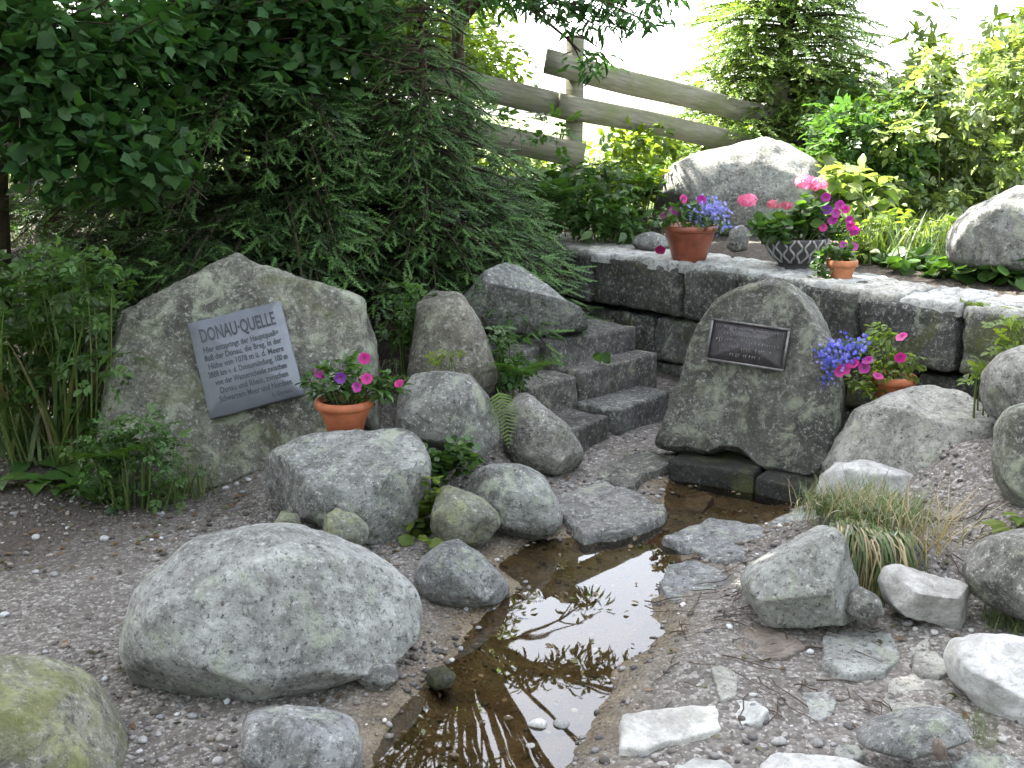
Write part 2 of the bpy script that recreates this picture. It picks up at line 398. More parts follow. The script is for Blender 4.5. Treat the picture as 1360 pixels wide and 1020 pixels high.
def land(X, Y, rough=True):
    X = np.asarray(X, float); Y = np.asarray(Y, float); sh = X.shape; x = X.ravel(); y = Y.ravel()
    num = np.zeros(len(x)); den = np.zeros(len(x))
    for cx, cy, cz in CTRL:
        w = 1.0/(((x-cx)**2+(y-cy)**2)+.012)**2; num += w*cz; den += w
    low = num/den
    up = .70 + .22*sstep(0.6, -1.0, x)*sstep(6.5, 8.0, y) + .05*sstep(6, 7.5, y) - .09*np.clip(y-11, 0, 60) + .04*np.clip(-x-3, 0, 6)
    ins = inside(x, y, TERR); d = seg_dist(x, y, WALL, False)
    up = up + .07*sstep(.42, .95, d)
    d2 = np.where(ins, seg_dist(x, y, TERR[len(WALL)-1:len(WALL)+3], False), 0)
    m = np.where(ins, np.minimum(sstep(.12, .38, d), sstep(0, .5, np.where(x < .3, d2+sstep(.0, .3, x)*9, 9))), 0)
    z = low*(1-m)+up*m
    if rough:
        P = np.stack([x, y, np.zeros_like(x)], 1)
        nr = sstep(30, 10, np.abs(y))
        z = z + (.022*fbm(P*2.2, 3) + .008*fbm(P*11+5, 3))*nr
    # stream bed
    near = (np.abs(x) < 3) & (y > 0) & (y < 7)
    if near.any():
        sd = np.zeros(len(x)); xi, yi = x[near], y[near]
        dd = seg_dist(xi, yi, WPOLY); dd = np.where(inside(xi, yi, WPOLY), -dd, dd)
        wob = .055*fbm(np.stack([xi*4, yi*4, yi*0+3], 1), 3)+.022*fbm(np.stack([xi*15, yi*15, yi*0+8], 1), 3)
        s = sstep(.10, -.18, dd+wob); f = sstep(.25, .0, dd)
        zz = z[near]; zz = zz*(1-f*.9) + f*(.9*-.004)
        zz = zz - s*(.062+.02*fbm(np.stack([xi*9, yi*9, yi*0], 1), 3))
        z[near] = zz
    return z.reshape(sh)
def gh(x, y): return float(land(np.array([x]), np.array([y]))[0])
def on_ground(px, py):
    """point where the picture ray meets the land"""
    d = ray(px, py); t = np.linspace(1.5, 14, 1400); P = EYE + t[:, None]*d
    z = land(P[:, 0], P[:, 1]); k = np.argmax(P[:, 2] < z); return np.array((P[k, 0], P[k, 1], z[k]))

def build_ground():
    def axis(a, b, step, far, sign_lo, n):
        core = np.arange(a, b+1e-6, step); g = np.geomspace(step*1.3, far, n)
        return np.concatenate([(a-np.cumsum(np.full(0, 1)))[:0], a-g[::-1], core, b+g])
    xs = axis(-2.8, 2.8, .028, 600, 1, 46); ys = axis(1.4, 7.2, .028, 900, 1, 46); ys = ys[ys > -60]
    X, Y = np.meshgrid(xs, ys); Z = land(X, Y)
    nx, ny = len(xs), len(ys); V = np.stack([X, Y, Z], -1).reshape(-1, 3)
    i = np.arange((ny-1)*nx).reshape(ny-1, nx)[:, :-1].ravel()
    F = np.stack([i, i+1, i+nx+1, i+nx], 1)
    x, y = V[:, 0], V[:, 1]; P = np.stack([x*2, y*2, x*0], 1); w = .35*fbm(P, 3)
    soil = np.maximum(sstep(4.75, 5.3, y+w+.25*np.clip(-x-.8, -1, 1))*sstep(.2, -.2, x+w), sstep(-1.05, -1.75, x+w-.3*(y-4.0))*sstep(3.3, 3.9, y+w)*.85)
    soil = np.maximum(soil, .8*inside(x, y, TERR)*1.0)
    soil = np.maximum(soil, sstep(-2.6, -3.6, x))
    mead = sstep(8.2, 9.5, y+w)*1.0
    bed = np.zeros(len(x)); nr = (abs(x) < 3) & (y > 0) & (y < 7)
    dd = seg_dist(x[nr], y[nr], WPOLY); dd = np.where(inside(x[nr], y[nr], WPOLY), -dd, dd)
    bed[nr] = sstep(.24, -.06, dd + .16*w[nr] + .06*fbm(np.stack([x[nr]*9, y[nr]*9, 0*x[nr]], 1), 3))
    me = mesh_np('ground', V, F, True, np.stack([soil*(1-mead), mead, bed], 1))
    tag(obj('ground', me, MATS['ground']), kind='structure', label='brown gravelly earth sloping around the spring')
    # water: one flat sheet over the stream bed, hidden under the banks elsewhere
    lo = WPOLY.min(0)-.2; hi = WPOLY.max(0)+.2
    gx = np.arange(lo[0], hi[0], .04); gy = np.arange(lo[1], hi[1], .04); X, Y = np.meshgrid(gx, gy)
    dd = seg_dist(X, Y, WPOLY); dd = np.where(inside(X, Y, WPOLY), -dd, dd); ok = (dd < .13).ravel()
    V = np.stack([X, Y, np.full_like(X, WATER_Z)], -1).reshape(-1, 3); n = len(gx)
    i = np.arange((len(gy)-1)*n).reshape(len(gy)-1, n)[:, :-1].ravel(); F = np.stack([i, i+1, i+n+1, i+n], 1)
    F = F[ok[F].all(1)]; us = np.unique(F); mp = np.zeros(len(V), int); mp[us] = np.arange(len(us))
    tag(obj('water', mesh_np('water', V[us], mp[F], True), MATS['water']), kind='structure', label='shallow brown stream water running out of the spring pool')
build_ground()

# ------------------------------------------------------------------ boulders
def nrm(yaw, lean):
    y, l = rad(yaw), rad(lean)
    return np.array((math.sin(y)*math.cos(l), -math.cos(y)*math.cos(l), math.sin(l)))
def rock_mesh(px, Y, tf, tb, e=.78, amp=.05, freq=2.2, facets=5, seed=0, sub=5, yaw=0, lean=14, smooth_n=2.5, front=None, grow=1.0, cuts=()):
    px = np.array(px, float); c0 = (px.min(0)+px.max(0))/2; pc = at(c0[0], c0[1], Y); n = nrm(yaw, lean)
    u = np.cross(n, (0, 0, 1.)); u = -u if u[0] < 0 else u; u /= np.linalg.norm(u); v = np.cross(n, u); v = -v if v[2] < 0 else v
    Q = np.array([on_plane(a, b, pc, n)-pc for a, b in px]); q = np.stack([Q@u, Q@v], 1)
    M = 240; th = np.linspace(-math.pi, math.pi, M, endpoint=False); R = np.zeros(M)
    for k in range(M):
        d = np.array((math.cos(th[k]), math.sin(th[k])))
        for i in range(len(q)):
            a, b = q[i], q[(i+1) % len(q)]; s = b-a; den = d[0]*s[1]-d[1]*s[0]
            if abs(den) < 1e-12: continue
            t = (a[0]*s[1]-a[1]*s[0])/den; w = (a[0]*d[1]-a[1]*d[0])/den
            if t > 0 and -1e-6 <= w <= 1+1e-6: R[k] = max(R[k], t)
    if smooth_n > 0:
        kx = np.arange(-9, 10); ke = np.exp(-.5*(kx/smooth_n)**2); ke /= ke.sum()
        R = np.convolve(np.concatenate([R[-9:], R, R[:9]]), ke, 'valid')
    R = R*grow
    D, F = ico(sub); rho = np.hypot(D[:, 0], D[:, 1]); ang = np.arctan2(D[:, 1], D[:, 0])
    Ri = np.interp(ang, np.append(th, math.pi), np.append(R, R[0])); c = D[:, 2]
    r = Ri*rho**e; dep = np.where(c > 0, tf, tb)*np.sign(c)*np.abs(c)**e
    size = R.mean(); rs = np.random.RandomState(seed+11)
    L = np.stack([r*np.cos(ang), r*np.sin(ang), dep], 1)     # local u, v, front
    for _ in range(facets):
        fn = rs.normal(size=3); fn[2] = abs(fn[2])*.9+.15; fn /= np.linalg.norm(fn)
        s = L@fn; h = s.max()*rs.uniform(.72, .9); L -= np.clip(s-h, 0, None)[:, None]*fn*.88
    for (ca, cb, cc), fr_ in cuts:
        fn = np.array((ca, cb, cc), float); fn /= np.linalg.norm(fn); s = L@fn; L -= np.clip(s-s.max()*fr_, 0, None)[:, None]*fn*.97
    if front is not None:
        ex = np.clip(L[:, 2]-front, 0, None); L[:, 2] -= ex*.96
    Wn = L/(np.linalg.norm(L, axis=1)[:, None]+1e-6)
    P = L/size*freq + seed*3.7
    disp = fbm(P, 6, .55); rid = -np.abs(perlin(P*1.7+9))-.5*np.abs(perlin(P*4.1+3))
    k = amp*size*1.45*(disp+.55*rid)
    if front is not None: k = k*np.where(L[:, 2] > front*.9, .45, 1)
    L = L + Wn*k[:, None]
    W = pc + L[:, :1]*u + L[:, 1:2]*v + L[:, 2:]*n
    return W, F, (pc, n, u, v)
def boulder(label, px, Y, tf, tb, mat='granite_grey', name='boulder', cat='boulder', group=None, **k):
    W, F, fr = rock_mesh(px, Y, tf, tb, **k)
    base = np.array((W[:, 0].mean(), W[:, 1].mean(), W[:, 2].min()))
    o = obj(name, mesh_np(name, W-base, F, True), MATS[mat], None, base); tag(o, label, cat, group); return o, fr

memo, memo_fr = boulder('tall pointed memorial boulder carrying the slate grey inscription plaque', [(118, 660), (135, 560), (148, 470), (172, 395), (186, 372), (240, 358), (288, 334), (305, 336), (345, 352), (400, 368), (450, 385), (495, 408), (520, 440), (528, 500), (515, 560), (450, 610), (350, 640), (280, 662), (200, 690), (150, 690)],
    4.75, .20, .30, 'granite_lichen', e=.6, amp=.035, facets=3, seed=3, sub=6, yaw=6, lean=24, smooth_n=1.5, front=.13, freq=3)
spring, spring_fr = boulder('upright rounded spring stone with a dark bronze tablet, set over the pool', [(872, 592), (884, 560), (903, 515), (916, 470), (930, 430), (948, 404), (975, 386), (1005, 375), (1030, 371), (1055, 377), (1075, 393), (1092, 425), (1112, 470), (1122, 520), (1120, 580), (1105, 628), (1088, 641), (1050, 632), (1015, 625), (998, 606), (985, 598), (962, 598), (945, 606), (915, 598), (893, 600)],
    4.85, .22, .28, 'granite_mossy', e=.62, amp=.03, facets=0, seed=8, sub=6, yaw=-24, lean=14, smooth_n=1.2, front=.14, freq=3)
boulder('largest pale grey egg shaped boulder resting on the gravel by the stream', [(168, 840), (176, 800), (205, 755), (250, 718), (310, 700), (370, 698), (440, 715), (500, 745), (545, 780), (562, 815), (560, 850), (520, 880), (440, 905), (360, 930), (290, 948), (240, 945), (200, 915), (178, 880)],
    2.98, .30, .34, 'granite_pale', e=.78, amp=.035, facets=4, seed=21, sub=6)
boulder('broad grey boulder in front of the flower pot by the memorial stone', [(343, 635), (352, 605), (385, 582), (450, 572), (530, 566), (560, 580), (573, 620), (570, 650), (555, 690), (540, 725), (520, 746), (490, 745), (460, 715), (420, 690), (380, 680), (355, 660)],
    4.02, .22, .26, 'granite_grey', e=.66, amp=.035, facets=2, seed=5, sub=5, cuts=(((0, .85, .5), .66), ((-.75, -.1, .6), .68), ((.55, -.25, .8), .8)))
boulder('rounded grey boulder propped between the fern and the leafy gap', [(523, 560), (530, 520), (548, 496), (590, 492), (625, 498), (648, 525), (664, 560), (663, 590), (640, 608), (600, 615), (560, 600), (530, 585)],
    4.5, .2, .2, 'granite_grey', e=.72, amp=.03, facets=4, seed=31)
boulder('pear shaped grey boulder leaning against the lowest step', [(668, 590), (672, 545), (682, 520), (696, 518), (725, 540), (755, 565), (777, 600), (775, 620), (745, 632), (700, 628), (675, 612)],
    4.76, .17, .2, 'granite_grey', e=.75, amp=.03, facets=3, seed=12)
boulder('upright brownish boulder with a tapering top beside the memorial stone', [(540, 500), (545, 470), (552, 420), (560, 382), (580, 379), (615, 392), (635, 420), (650, 455), (662, 495), (655, 540), (600, 550), (550, 540)],
    5.05, .18, .25, 'granite_brown', e=.72, amp=.04, facets=4, seed=41)
boulder('smooth sloping wedge of rock above the steps', [(612, 400), (640, 365), (668, 349), (690, 352), (720, 375), (750, 400), (778, 422), (784, 438), (740, 446), (690, 445), (640, 440), (615, 425)],
    5.75, .30, .35, 'granite_grey', e=.6, amp=.03, facets=1, seed=6, smooth_n=1.5, cuts=(((.25, .75, .65), .6), ((0, -.55, .8), .55)))
boulder('grey rock with a cracked face at the water below the steps', [(610, 665), (618, 635), (645, 617), (690, 616), (722, 632), (742, 665), (749, 690), (738, 708), (700, 718), (660, 716), (630, 700)],
    4.07, .16, .2, 'granite_grey', e=.75, amp=.045, facets=4, seed=14)
boulder('angular rock with a pale yellow lichen patch at the stream edge', [(570, 700), (576, 660), (584, 643), (610, 650), (640, 662), (660, 680), (666, 695), (650, 718), (615, 730), (580, 722)],
    3.86, .12, .14, 'granite_green', e=.7, amp=.035, facets=5, seed=15)
boulder('bluish grey rock with dark pits touching the shallow water', [(548, 762), (560, 740), (585, 722), (608, 718), (635, 735), (665, 765), (681, 785), (670, 798), (630, 806), (585, 802), (555, 785)],
    3.45, .14, .16, 'granite_blue', e=.74, amp=.035, facets=3, seed=16)
boulder('greenish low boulder cut by the path corner, streaked with yellow moss', [(-120, 1010), (-80, 900), (-20, 878), (40, 882), (95, 905), (125, 945), (150, 985), (168, 1030), (150, 1090), (0, 1110), (-100, 1090)],
    2.45, .24, .26, 'granite_green', e=.78, amp=.03, facets=4, seed=17, sub=5)
boulder('low bluish rock sunk in gravel below the egg shaped boulder', [(312, 965), (330, 948), (385, 944), (440, 952), (470, 965), (482, 1000), (470, 1050), (400, 1060), (350, 1030), (325, 1000)],
    2.42, .13, .15, 'granite_blue', e=.75, amp=.04, facets=4, seed=18)
boulder('small dark stone tucked under the egg shaped boulder', [(470, 898), (480, 880), (505, 877), (525, 884), (531, 900), (515, 914), (490, 916)], 2.83, .05, .06, 'granite_blue', 'stone', 'stone', facets=3, seed=19, sub=4)
boulder('small wet stone standing in the brown stream', [(562, 905), (570, 890), (590, 885), (606, 898), (598, 912), (575, 916)], 2.84, .05, .05, 'granite_wet', 'stone', 'stone', facets=3, seed=20, sub=4)
boulder('rough greenish stone wedged under the broad boulder', [(425, 710), (430, 685), (445, 675), (470, 682), (490, 700), (488, 722), (460, 732), (435, 728)], 3.72, .06, .09, 'granite_green', 'stone', 'stone', facets=4, seed=22, sub=4, amp=.08)
boulder('flaky small stone between the broad and egg shaped boulders', [(362, 695), (375, 678), (392, 682), (402, 700), (395, 715), (372, 712)], 3.75, .05, .06, 'granite_lichen', 'stone', 'stone', facets=4, seed=23, sub=4, amp=.1)
# right bank
boulder('broad pale topped boulder below the flowers at the wall', [(1096, 625), (1110, 600), (1128, 570), (1145, 542), (1180, 528), (1215, 515), (1250, 509), (1290, 520), (1310, 545), (1312, 585), (1300, 615), (1260, 634), (1210, 640), (1150, 650), (1110, 645)],
    4.4, .22, .25, 'granite_pale', e=.65, amp=.045, facets=2, seed=24, sub=5, smooth_n=1.5, cuts=(((.1, .85, .5), .62), ((-.25, .1, .95), .72)))
boulder('low jagged whitish rock at the edge of the spring pool', [(1088, 655), (1095, 632), (1115, 616), (1150, 611), (1180, 618), (1215, 628), (1225, 645), (1205, 668), (1150, 678), (1100, 675)],
    4.16, .13, .16, 'granite_white', e=.6, amp=.07, facets=4, seed=25, smooth_n=1.2)
boulder('grey boulder set against the wall end beside the leafy shoots', [(1312, 520), (1316, 490), (1335, 468), (1370, 455), (1420, 470), (1430, 540), (1400, 570), (1345, 568), (1318, 548)],
    4.1, .16, .2, 'granite_grey', e=.75, amp=.03, facets=4, seed=26)
boulder('tall dark flanked boulder standing on the dry earth bank', [(1330, 600), (1335, 560), (1350, 538), (1390, 530), (1450, 560), (1450, 660), (1400, 690), (1350, 675), (1332, 640)],
    3.72, .16, .2, 'granite_lichen', e=.75, amp=.03, facets=4, seed=27)
boulder('three cornered grey boulder hung over by the grass tuft', [(988, 775), (1000, 758), (1040, 735), (1080, 712), (1108, 699), (1118, 712), (1125, 740), (1140, 765), (1158, 800), (1155, 820), (1110, 826), (1050, 830), (1015, 828), (995, 800)],
    3.2, .16, .2, 'granite_pale', e=.6, amp=.04, facets=1, seed=28, sub=5, smooth_n=1.2, cuts=(((-.25, .55, .8), .6), ((.75, 0, .65), .6), ((-.1, -.5, .85), .75)))
boulder('bright white angular rock with a broken shaded front', [(1174, 775), (1180, 757), (1200, 752), (1245, 766), (1285, 775), (1291, 790), (1286, 822), (1265, 836), (1235, 826), (1200, 818), (1180, 800)],
    3.12, .10, .12, 'granite_white', e=.5, amp=.045, facets=1, seed=29, smooth_n=.8, cuts=(((.05, .9, .55), .5), ((-.15, -.45, .9), .55), ((.8, -.1, .6), .7), ((-.7, .25, .6), .72)))
boulder('rounded grey boulder beside the white angular rock', [(1288, 760), (1297, 735), (1325, 715), (1370, 702), (1430, 720), (1440, 790), (1400, 825), (1340, 818), (1300, 795)],
    3.1, .16, .18, 'granite_grey', e=.76, amp=.03, facets=3, seed=30)
boulder('large pale slab of rock with a rusty mark by the path', [(1272, 880), (1285, 858), (1330, 851), (1400, 858), (1430, 950), (1400, 1000), (1340, 985), (1300, 940), (1280, 915)],
    2.66, .13, .2, 'granite_white', e=.55, amp=.05, facets=2, seed=33, smooth_n=1.2, cuts=(((0, .8, .7), .55), ((-.6, -.3, .8), .65), ((.2, -.3, .95), .7)))
boulder('flat long greyish rock beside a small upright pebble', [(1140, 985), (1160, 966), (1210, 950), (1260, 945), (1286, 955), (1284, 975), (1240, 990), (1190, 1006), (1155, 1003)],
    2.38, .09, .1, 'granite_blue', e=.6, amp=.05, facets=4, seed=34)
boulder('small tan upright pebble leaning on the flat long rock', [(1237, 1000), (1240, 984), (1248, 979), (1256, 988), (1257, 1005), (1247, 1012)], 2.26, .016, .016, 'sandstone_pink', 'pebble', 'pebble', facets=1, seed=35, sub=3)
boulder('smaller grey rock half hidden behind hanging grass blades', [(1125, 815), (1130, 790), (1145, 780), (1165, 790), (1172, 815), (1150, 825)], 3.1, .07, .08, 'granite_grey', 'stone', 'stone', facets=3, seed=36, sub=4)
# terrace
boulder('massive pale boulder behind the pots on the terrace', [(872, 290), (876, 245), (890, 218), (930, 205), (975, 195), (1010, 184), (1040, 190), (1070, 205), (1100, 232), (1125, 262), (1140, 300), (1100, 320), (1000, 322), (900, 315)],
    7.5, .35, .6, 'granite_grey', e=.7, amp=.04, facets=5, seed=37, sub=5)
boulder('dark weathered boulder among low leaves above the wall end', [(1266, 320), (1275, 295), (1300, 272), (1340, 252), (1400, 240), (1460, 280), (1460, 360), (1400, 375), (1310, 358), (1272, 345)],
    5.55, .25, .35, 'granite_grey', e=.75, amp=.05, facets=4, seed=38, sub=5)
boulder('small flat stone lying behind the glazed pot on the terrace', [(838, 322), (845, 312), (865, 308), (885, 314), (890, 328), (870, 334), (845, 332)], 6.85, .08, .1, 'granite_grey', 'stone', 'stone', facets=4, seed=39, sub=4)
boulder('little grey stone between the two larger pots', [(965, 328), (970, 305), (985, 298), (996, 308), (994, 332), (975, 336)], 6.6, .06, .08, 'granite_grey', 'stone', 'stone', facets=4, seed=40, sub=4)

# ------------------------------------------------------------------ flat slabs let into the path
def slab(label, px, z, thick, mat, seed, name='paving_stone', cat='paving stone', tilt=0, amp=.012, group=None, Q=None, root=None):
    if Q is None:
        Q = np.array([gz(a, b, z) for a, b in px])
        if z > 0:
            z = max(z, float(np.mean(land(Q[:, 0], Q[:, 1])))+.004); Q = np.array([gz(a, b, z) for a, b in px])
    c = Q.mean(0)
    # resample outline, wobble it, stack rings into a worn slab
    n = len(Q); S = 72; d = np.linalg.norm(np.roll(Q, -1, 0)-Q, axis=1); cum = np.concatenate([[0], np.cumsum(d)])
    t = np.linspace(0, cum[-1], S, endpoint=False); Qc = np.vstack([Q, Q[:1]])
    O = np.stack([np.interp(t, cum, Qc[:, k]) for k in range(3)], 1)-c
    wob = fbm(np.concatenate([O[:, :2]*14, np.full((S, 1), seed*1.7)], 1), 3)
    O = O*(1+.09*wob)[:, None]; O[:, 2] = 0
    V = []; rings = [(1.03, -thick), (1.02, -thick*.35), (.995, -.006), (.965, 0), (.85, 0), (.65, 0), (.42, 0), (.2, 0)]
    for s, h in rings:
        r = O*s; r[:, 2] = h; V.append(r)
    V = np.concatenate(V+[np.zeros((1, 3))]); top = V[:, 2] > -thick*.6
    V[:, 2] += np.where(top, amp*fbm(np.concatenate([V[:, :2]*9, np.full((len(V), 1), seed*2.3)], 1), 4)*2 + tilt*V[:, 0], 0)
    F4 = [(i*S+j, i*S+(j+1) % S, (i+1)*S+(j+1) % S, (i+1)*S+j) for i in range(len(rings)-1) for j in range(S)]
    k = len(rings)-1; F3 = [(k*S+j, k*S+(j+1) % S, len(V)-1) for j in range(S)]
    base = c+np.array((0, 0, -thick))
    if root is not None: return obj(name, mesh_np(name, V+c-np.array(root.location), [np.array(F4), np.array(F3)], True), MATS[mat], root)
    o = obj(name, mesh_np(name, V+c-base, [np.array(F4), np.array(F3)], True), MATS[mat], None, base)
    return tag(o, label, cat, group)
slab('broad grey slab bridging the pool outlet, dark edged toward the stream', [(884, 712), (905, 700), (945, 685), (980, 690), (1030, 706), (1062, 722), (1050, 738), (1000, 748), (950, 742), (905, 722)], 0.016, .09, 'granite_blue', 1)
slab('small grey slab between the pool and the grass tuft', [(1020, 694), (1040, 684), (1075, 666), (1092, 668), (1085, 690), (1070, 712), (1045, 706)], 0.022, .09, 'granite_grey', 2)
slab('worn grey slab with a rounded edge below the pool outlet', [(876, 775), (885, 752), (915, 744), (950, 752), (975, 775), (985, 795), (940, 802), (890, 800)], 0.004, .08, 'granite_blue', 3)
slab('brown pinkish flat stone flush with the wet earth', [(972, 852), (985, 836), (1020, 830), (1055, 842), (1070, 858), (1045, 872), (1005, 880), (985, 872)], .012, .06, 'sandstone_pink', 4, amp=.004)
slab('pale flat stone under the hanging grass tuft', [(1092, 850), (1100, 828), (1150, 822), (1190, 835), (1196, 870), (1175, 892), (1120, 896), (1094, 880)], 0.01, .06, 'granite_pale', 5, amp=.006)
slab('bright rectangular stone laid across the gravel by the stream', [(823, 990), (826, 948), (880, 942), (950, 936), (960, 966), (935, 976), (880, 984), (860, 993)], .03, .08, 'granite_white', 6, amp=.006)
slab('small bright stone just beyond the bright rectangular stone', [(958, 945), (972, 930), (1000, 932), (1022, 948), (1010, 960), (975, 958)], .012, .06, 'granite_white', 7)
slab('narrow broken bright stone in the gravel path', [(944, 892), (960, 885), (980, 898), (978, 922), (958, 930), (950, 910)], .010, .06, 'granite_pale', 8)
slab('wide bright stone lying at the foot of the gravel path', [(1008, 1012), (1030, 998), (1075, 1000), (1130, 1008), (1170, 1024), (1150, 1050), (1060, 1048), (1010, 1034)], .03, .08, 'granite_white', 9, amp=.006)
slab('thin bright stone beside the wide bright stone', [(895, 1018), (920, 1005), (960, 1010), (985, 1025), (950, 1040), (905, 1036)], .018, .06, 'granite_white', 10)
slab('grey embedded stone with a ragged corner in the gravel', [(1058, 940), (1065, 918), (1095, 918), (1112, 932), (1105, 950), (1090, 958), (1068, 956)], .016, .06, 'granite_pale', 11, amp=.004)
slab('large pale embedded stone next to the slab of rock', [(1170, 935), (1182, 905), (1220, 890), (1255, 900), (1268, 930), (1240, 948), (1205, 952)], 0.018, .07, 'granite_pale', 12)
slab('pale stone above the large embedded stone, split by a weed', [(1212, 885), (1216, 855), (1245, 842), (1266, 852), (1270, 885), (1250, 898), (1225, 895)], 0.02, .07, 'granite_pale', 13)
slab('small greyish stone beside the flat long rock', [(1108, 1000), (1115, 988), (1140, 990), (1150, 1005), (1130, 1014), (1112, 1010)], .022, .05, 'granite_pale', 14)
slab('dark grey stone at the foot of the slab of rock', [(1265, 1015), (1285, 998), (1340, 1000), (1370, 1012), (1360, 1035), (1300, 1038)], .04, .07, 'granite_grey', 15)
slab('grey kerb slab at the foot of the steps with a straight pool edge', [(770, 650), (800, 633), (885, 672), (884, 680), (848, 695), (775, 708), (752, 690), (738, 672), (750, 655)], 0.026, .12, 'granite_blue', 16)
slab('narrow dark slab between the steps and the spring pool', [(793, 634), (805, 615), (850, 598), (895, 600), (898, 612), (860, 628), (838, 648)], 0.036, .12, 'granite_step', 17)
slab('stream worn stone plate broken off the kerb slab', [(790, 702), (800, 690), (830, 690), (848, 698), (820, 708), (800, 709)], .012, .06, 'granite_blue', 18)
slab('submerged tan stone lying in the spring pool', [(905, 668), (912, 655), (935, 652), (948, 662), (935, 676), (915, 676)], -.04, .04, 'sandstone_pink', 19)

# ------------------------------------------------------------------ squared blocks: steps, basin and wall
def block_geo(a, b, depth, z0, z1, seed, n=14, rnd=.10, amp=.022, skew=0.0, pw=18):
    """block whose front face runs from a to b (plan), body extends `depth` behind (left of a->b)"""
    a = np.array(a, float); b = np.array(b, float); L = np.linalg.norm(b-a); u = np.append((b-a)/L, 0)
    w = np.array((-u[1], u[0], 0)); V, F = get_bg(n); V = V.copy()
    p = np.abs(V); pn = (p**pw).sum(1)**(1./pw); V = V/pn[:, None]*1.0
    ext = np.array((L/2, depth/2, (z1-z0)/2))
    r = np.minimum(ext, 1)
    P = V*ext; nn = P/ext; 
    P = P + (V/np.linalg.norm(V, axis=1)[:, None])*(amp*(fbm(P*5+seed*7.1, 4)-.25))[:, None]
    P[:, 0] += skew*P[:, 2]
    c = np.append((a+b)/2, (z0+z1)/2) + w*depth/2
    return c + P[:, :1]*u + P[:, 1:2]*w + P[:, 2:]*np.array((0, 0, 1.)), F
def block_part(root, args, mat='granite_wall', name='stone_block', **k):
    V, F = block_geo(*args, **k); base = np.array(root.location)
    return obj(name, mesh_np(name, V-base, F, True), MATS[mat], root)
steps = thing('stone_steps', 'three rough granite steps climbing between the boulders and the wall', 'steps', (.45, 5.2, 0))
block_part(steps, ((.27, 4.88), (.49, 5.19), .34, -.08, .150, 1), 'granite_step', 'step_stone', amp=.016, pw=44, n=18)
block_part(steps, ((.53, 5.24), (.86, 5.66), .34, -.08, .155, 2), 'granite_step', 'step_stone', amp=.016, pw=44, n=18)
block_part(steps, ((.08, 5.14), (.34, 5.40), .34, .02, .300, 3), 'granite_step', 'step_stone', amp=.016, pw=44, n=18)
block_part(steps, ((.355, 5.43), (.82, 5.90), .34, .02, .310, 4), 'granite_step', 'step_stone', amp=.016, pw=44, n=18)
block_part(steps, ((-.04, 5.32), (.15, 5.50), .3, .16, .430, 5), 'granite_step', 'step_stone', amp=.016, pw=44, n=18)
block_part(steps, ((.19, 5.50), (.70, 5.98), .34, .16, .445, 6), 'granite_step', 'step_stone', amp=.016, pw=44, n=18)

wall = thing('retaining_wall', 'dark weathered wall of squared granite blocks holding up the terrace', 'wall', (1.2, 5.9, 0))
def lerp_wall(s):
    d = np.linalg.norm(np.diff(WALL, axis=0), axis=1); cum = np.concatenate([[0], np.cumsum(d)])
    return np.array([np.interp(s, cum, WALL[:, 0]), np.interp(s, cum, WALL[:, 1])])
def s_at_px(px):
    ss = np.linspace(0, 5.2, 1000); P = np.array([lerp_wall(s) for s in ss])
    q = 680+FPX*P[:, 0]/(P[:, 1]*CP + (CAM_H-.75)*SP); return ss[np.argmin(abs(q-px))]
rs = np.random.RandomState(5)
def course(pxs, z0, z1, back, depth, seed, jit=.012):
    for k in range(len(pxs)-1):
        a = lerp_wall(s_at_px(pxs[k])); b = lerp_wall(s_at_px(pxs[k+1])); u = (b-a)/np.linalg.norm(b-a); w = np.array((-u[1], u[0]))
        o = back+rs.uniform(-jit, jit); g = .006
        block_part(wall, (a+u*g+w*o, b-u*g+w*o, depth, z0+rs.uniform(0, .01), z1+rs.uniform(-.015, .012), seed+k), n=15, amp=.032)
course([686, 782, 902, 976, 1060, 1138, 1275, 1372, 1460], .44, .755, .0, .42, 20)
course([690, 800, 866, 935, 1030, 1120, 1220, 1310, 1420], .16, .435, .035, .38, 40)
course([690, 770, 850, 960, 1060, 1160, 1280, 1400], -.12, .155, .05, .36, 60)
# cap slabs over the wall top, light from above painted as pale stone
def lit_cap_slab(px0, px1, d0, d1, seed):
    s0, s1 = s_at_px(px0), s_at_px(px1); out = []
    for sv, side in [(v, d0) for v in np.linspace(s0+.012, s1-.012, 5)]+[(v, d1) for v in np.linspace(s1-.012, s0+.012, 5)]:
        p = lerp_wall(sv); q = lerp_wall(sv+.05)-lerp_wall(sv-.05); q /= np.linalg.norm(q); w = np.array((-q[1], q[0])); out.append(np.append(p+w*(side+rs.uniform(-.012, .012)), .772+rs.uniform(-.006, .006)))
    slab(None, None, 0, .06, 'granite_lit_top', seed, 'lit_cap_slab', None, amp=.012, Q=np.array(out), root=wall)
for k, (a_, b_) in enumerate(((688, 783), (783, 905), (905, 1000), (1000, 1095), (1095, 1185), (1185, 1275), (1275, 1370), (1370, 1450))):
    lit_cap_slab(a_, b_, .03, .47+rs.uniform(-.05, .05), 100+k)
basin = thing('spring_basin', 'dark wet stone trough edge below the spring stone', 'basin', (1.0, 4.9, -.1))
def flat_uv(px, z): return gz(px[0], px[1], z)[:2]
block_part(basin, (flat_uv((886, 636), -.02), flat_uv((1000, 655), -.02), .3, -.16, .075, 81), 'granite_wet', 'basin_stone', n=16, amp=.015, pw=40)
block_part(basin, (flat_uv((1001, 655), -.02), flat_uv((1100, 680), -.02), .3, -.16, .06, 82), 'granite_wet', 'basin_stone', n=16, amp=.015, pw=40)

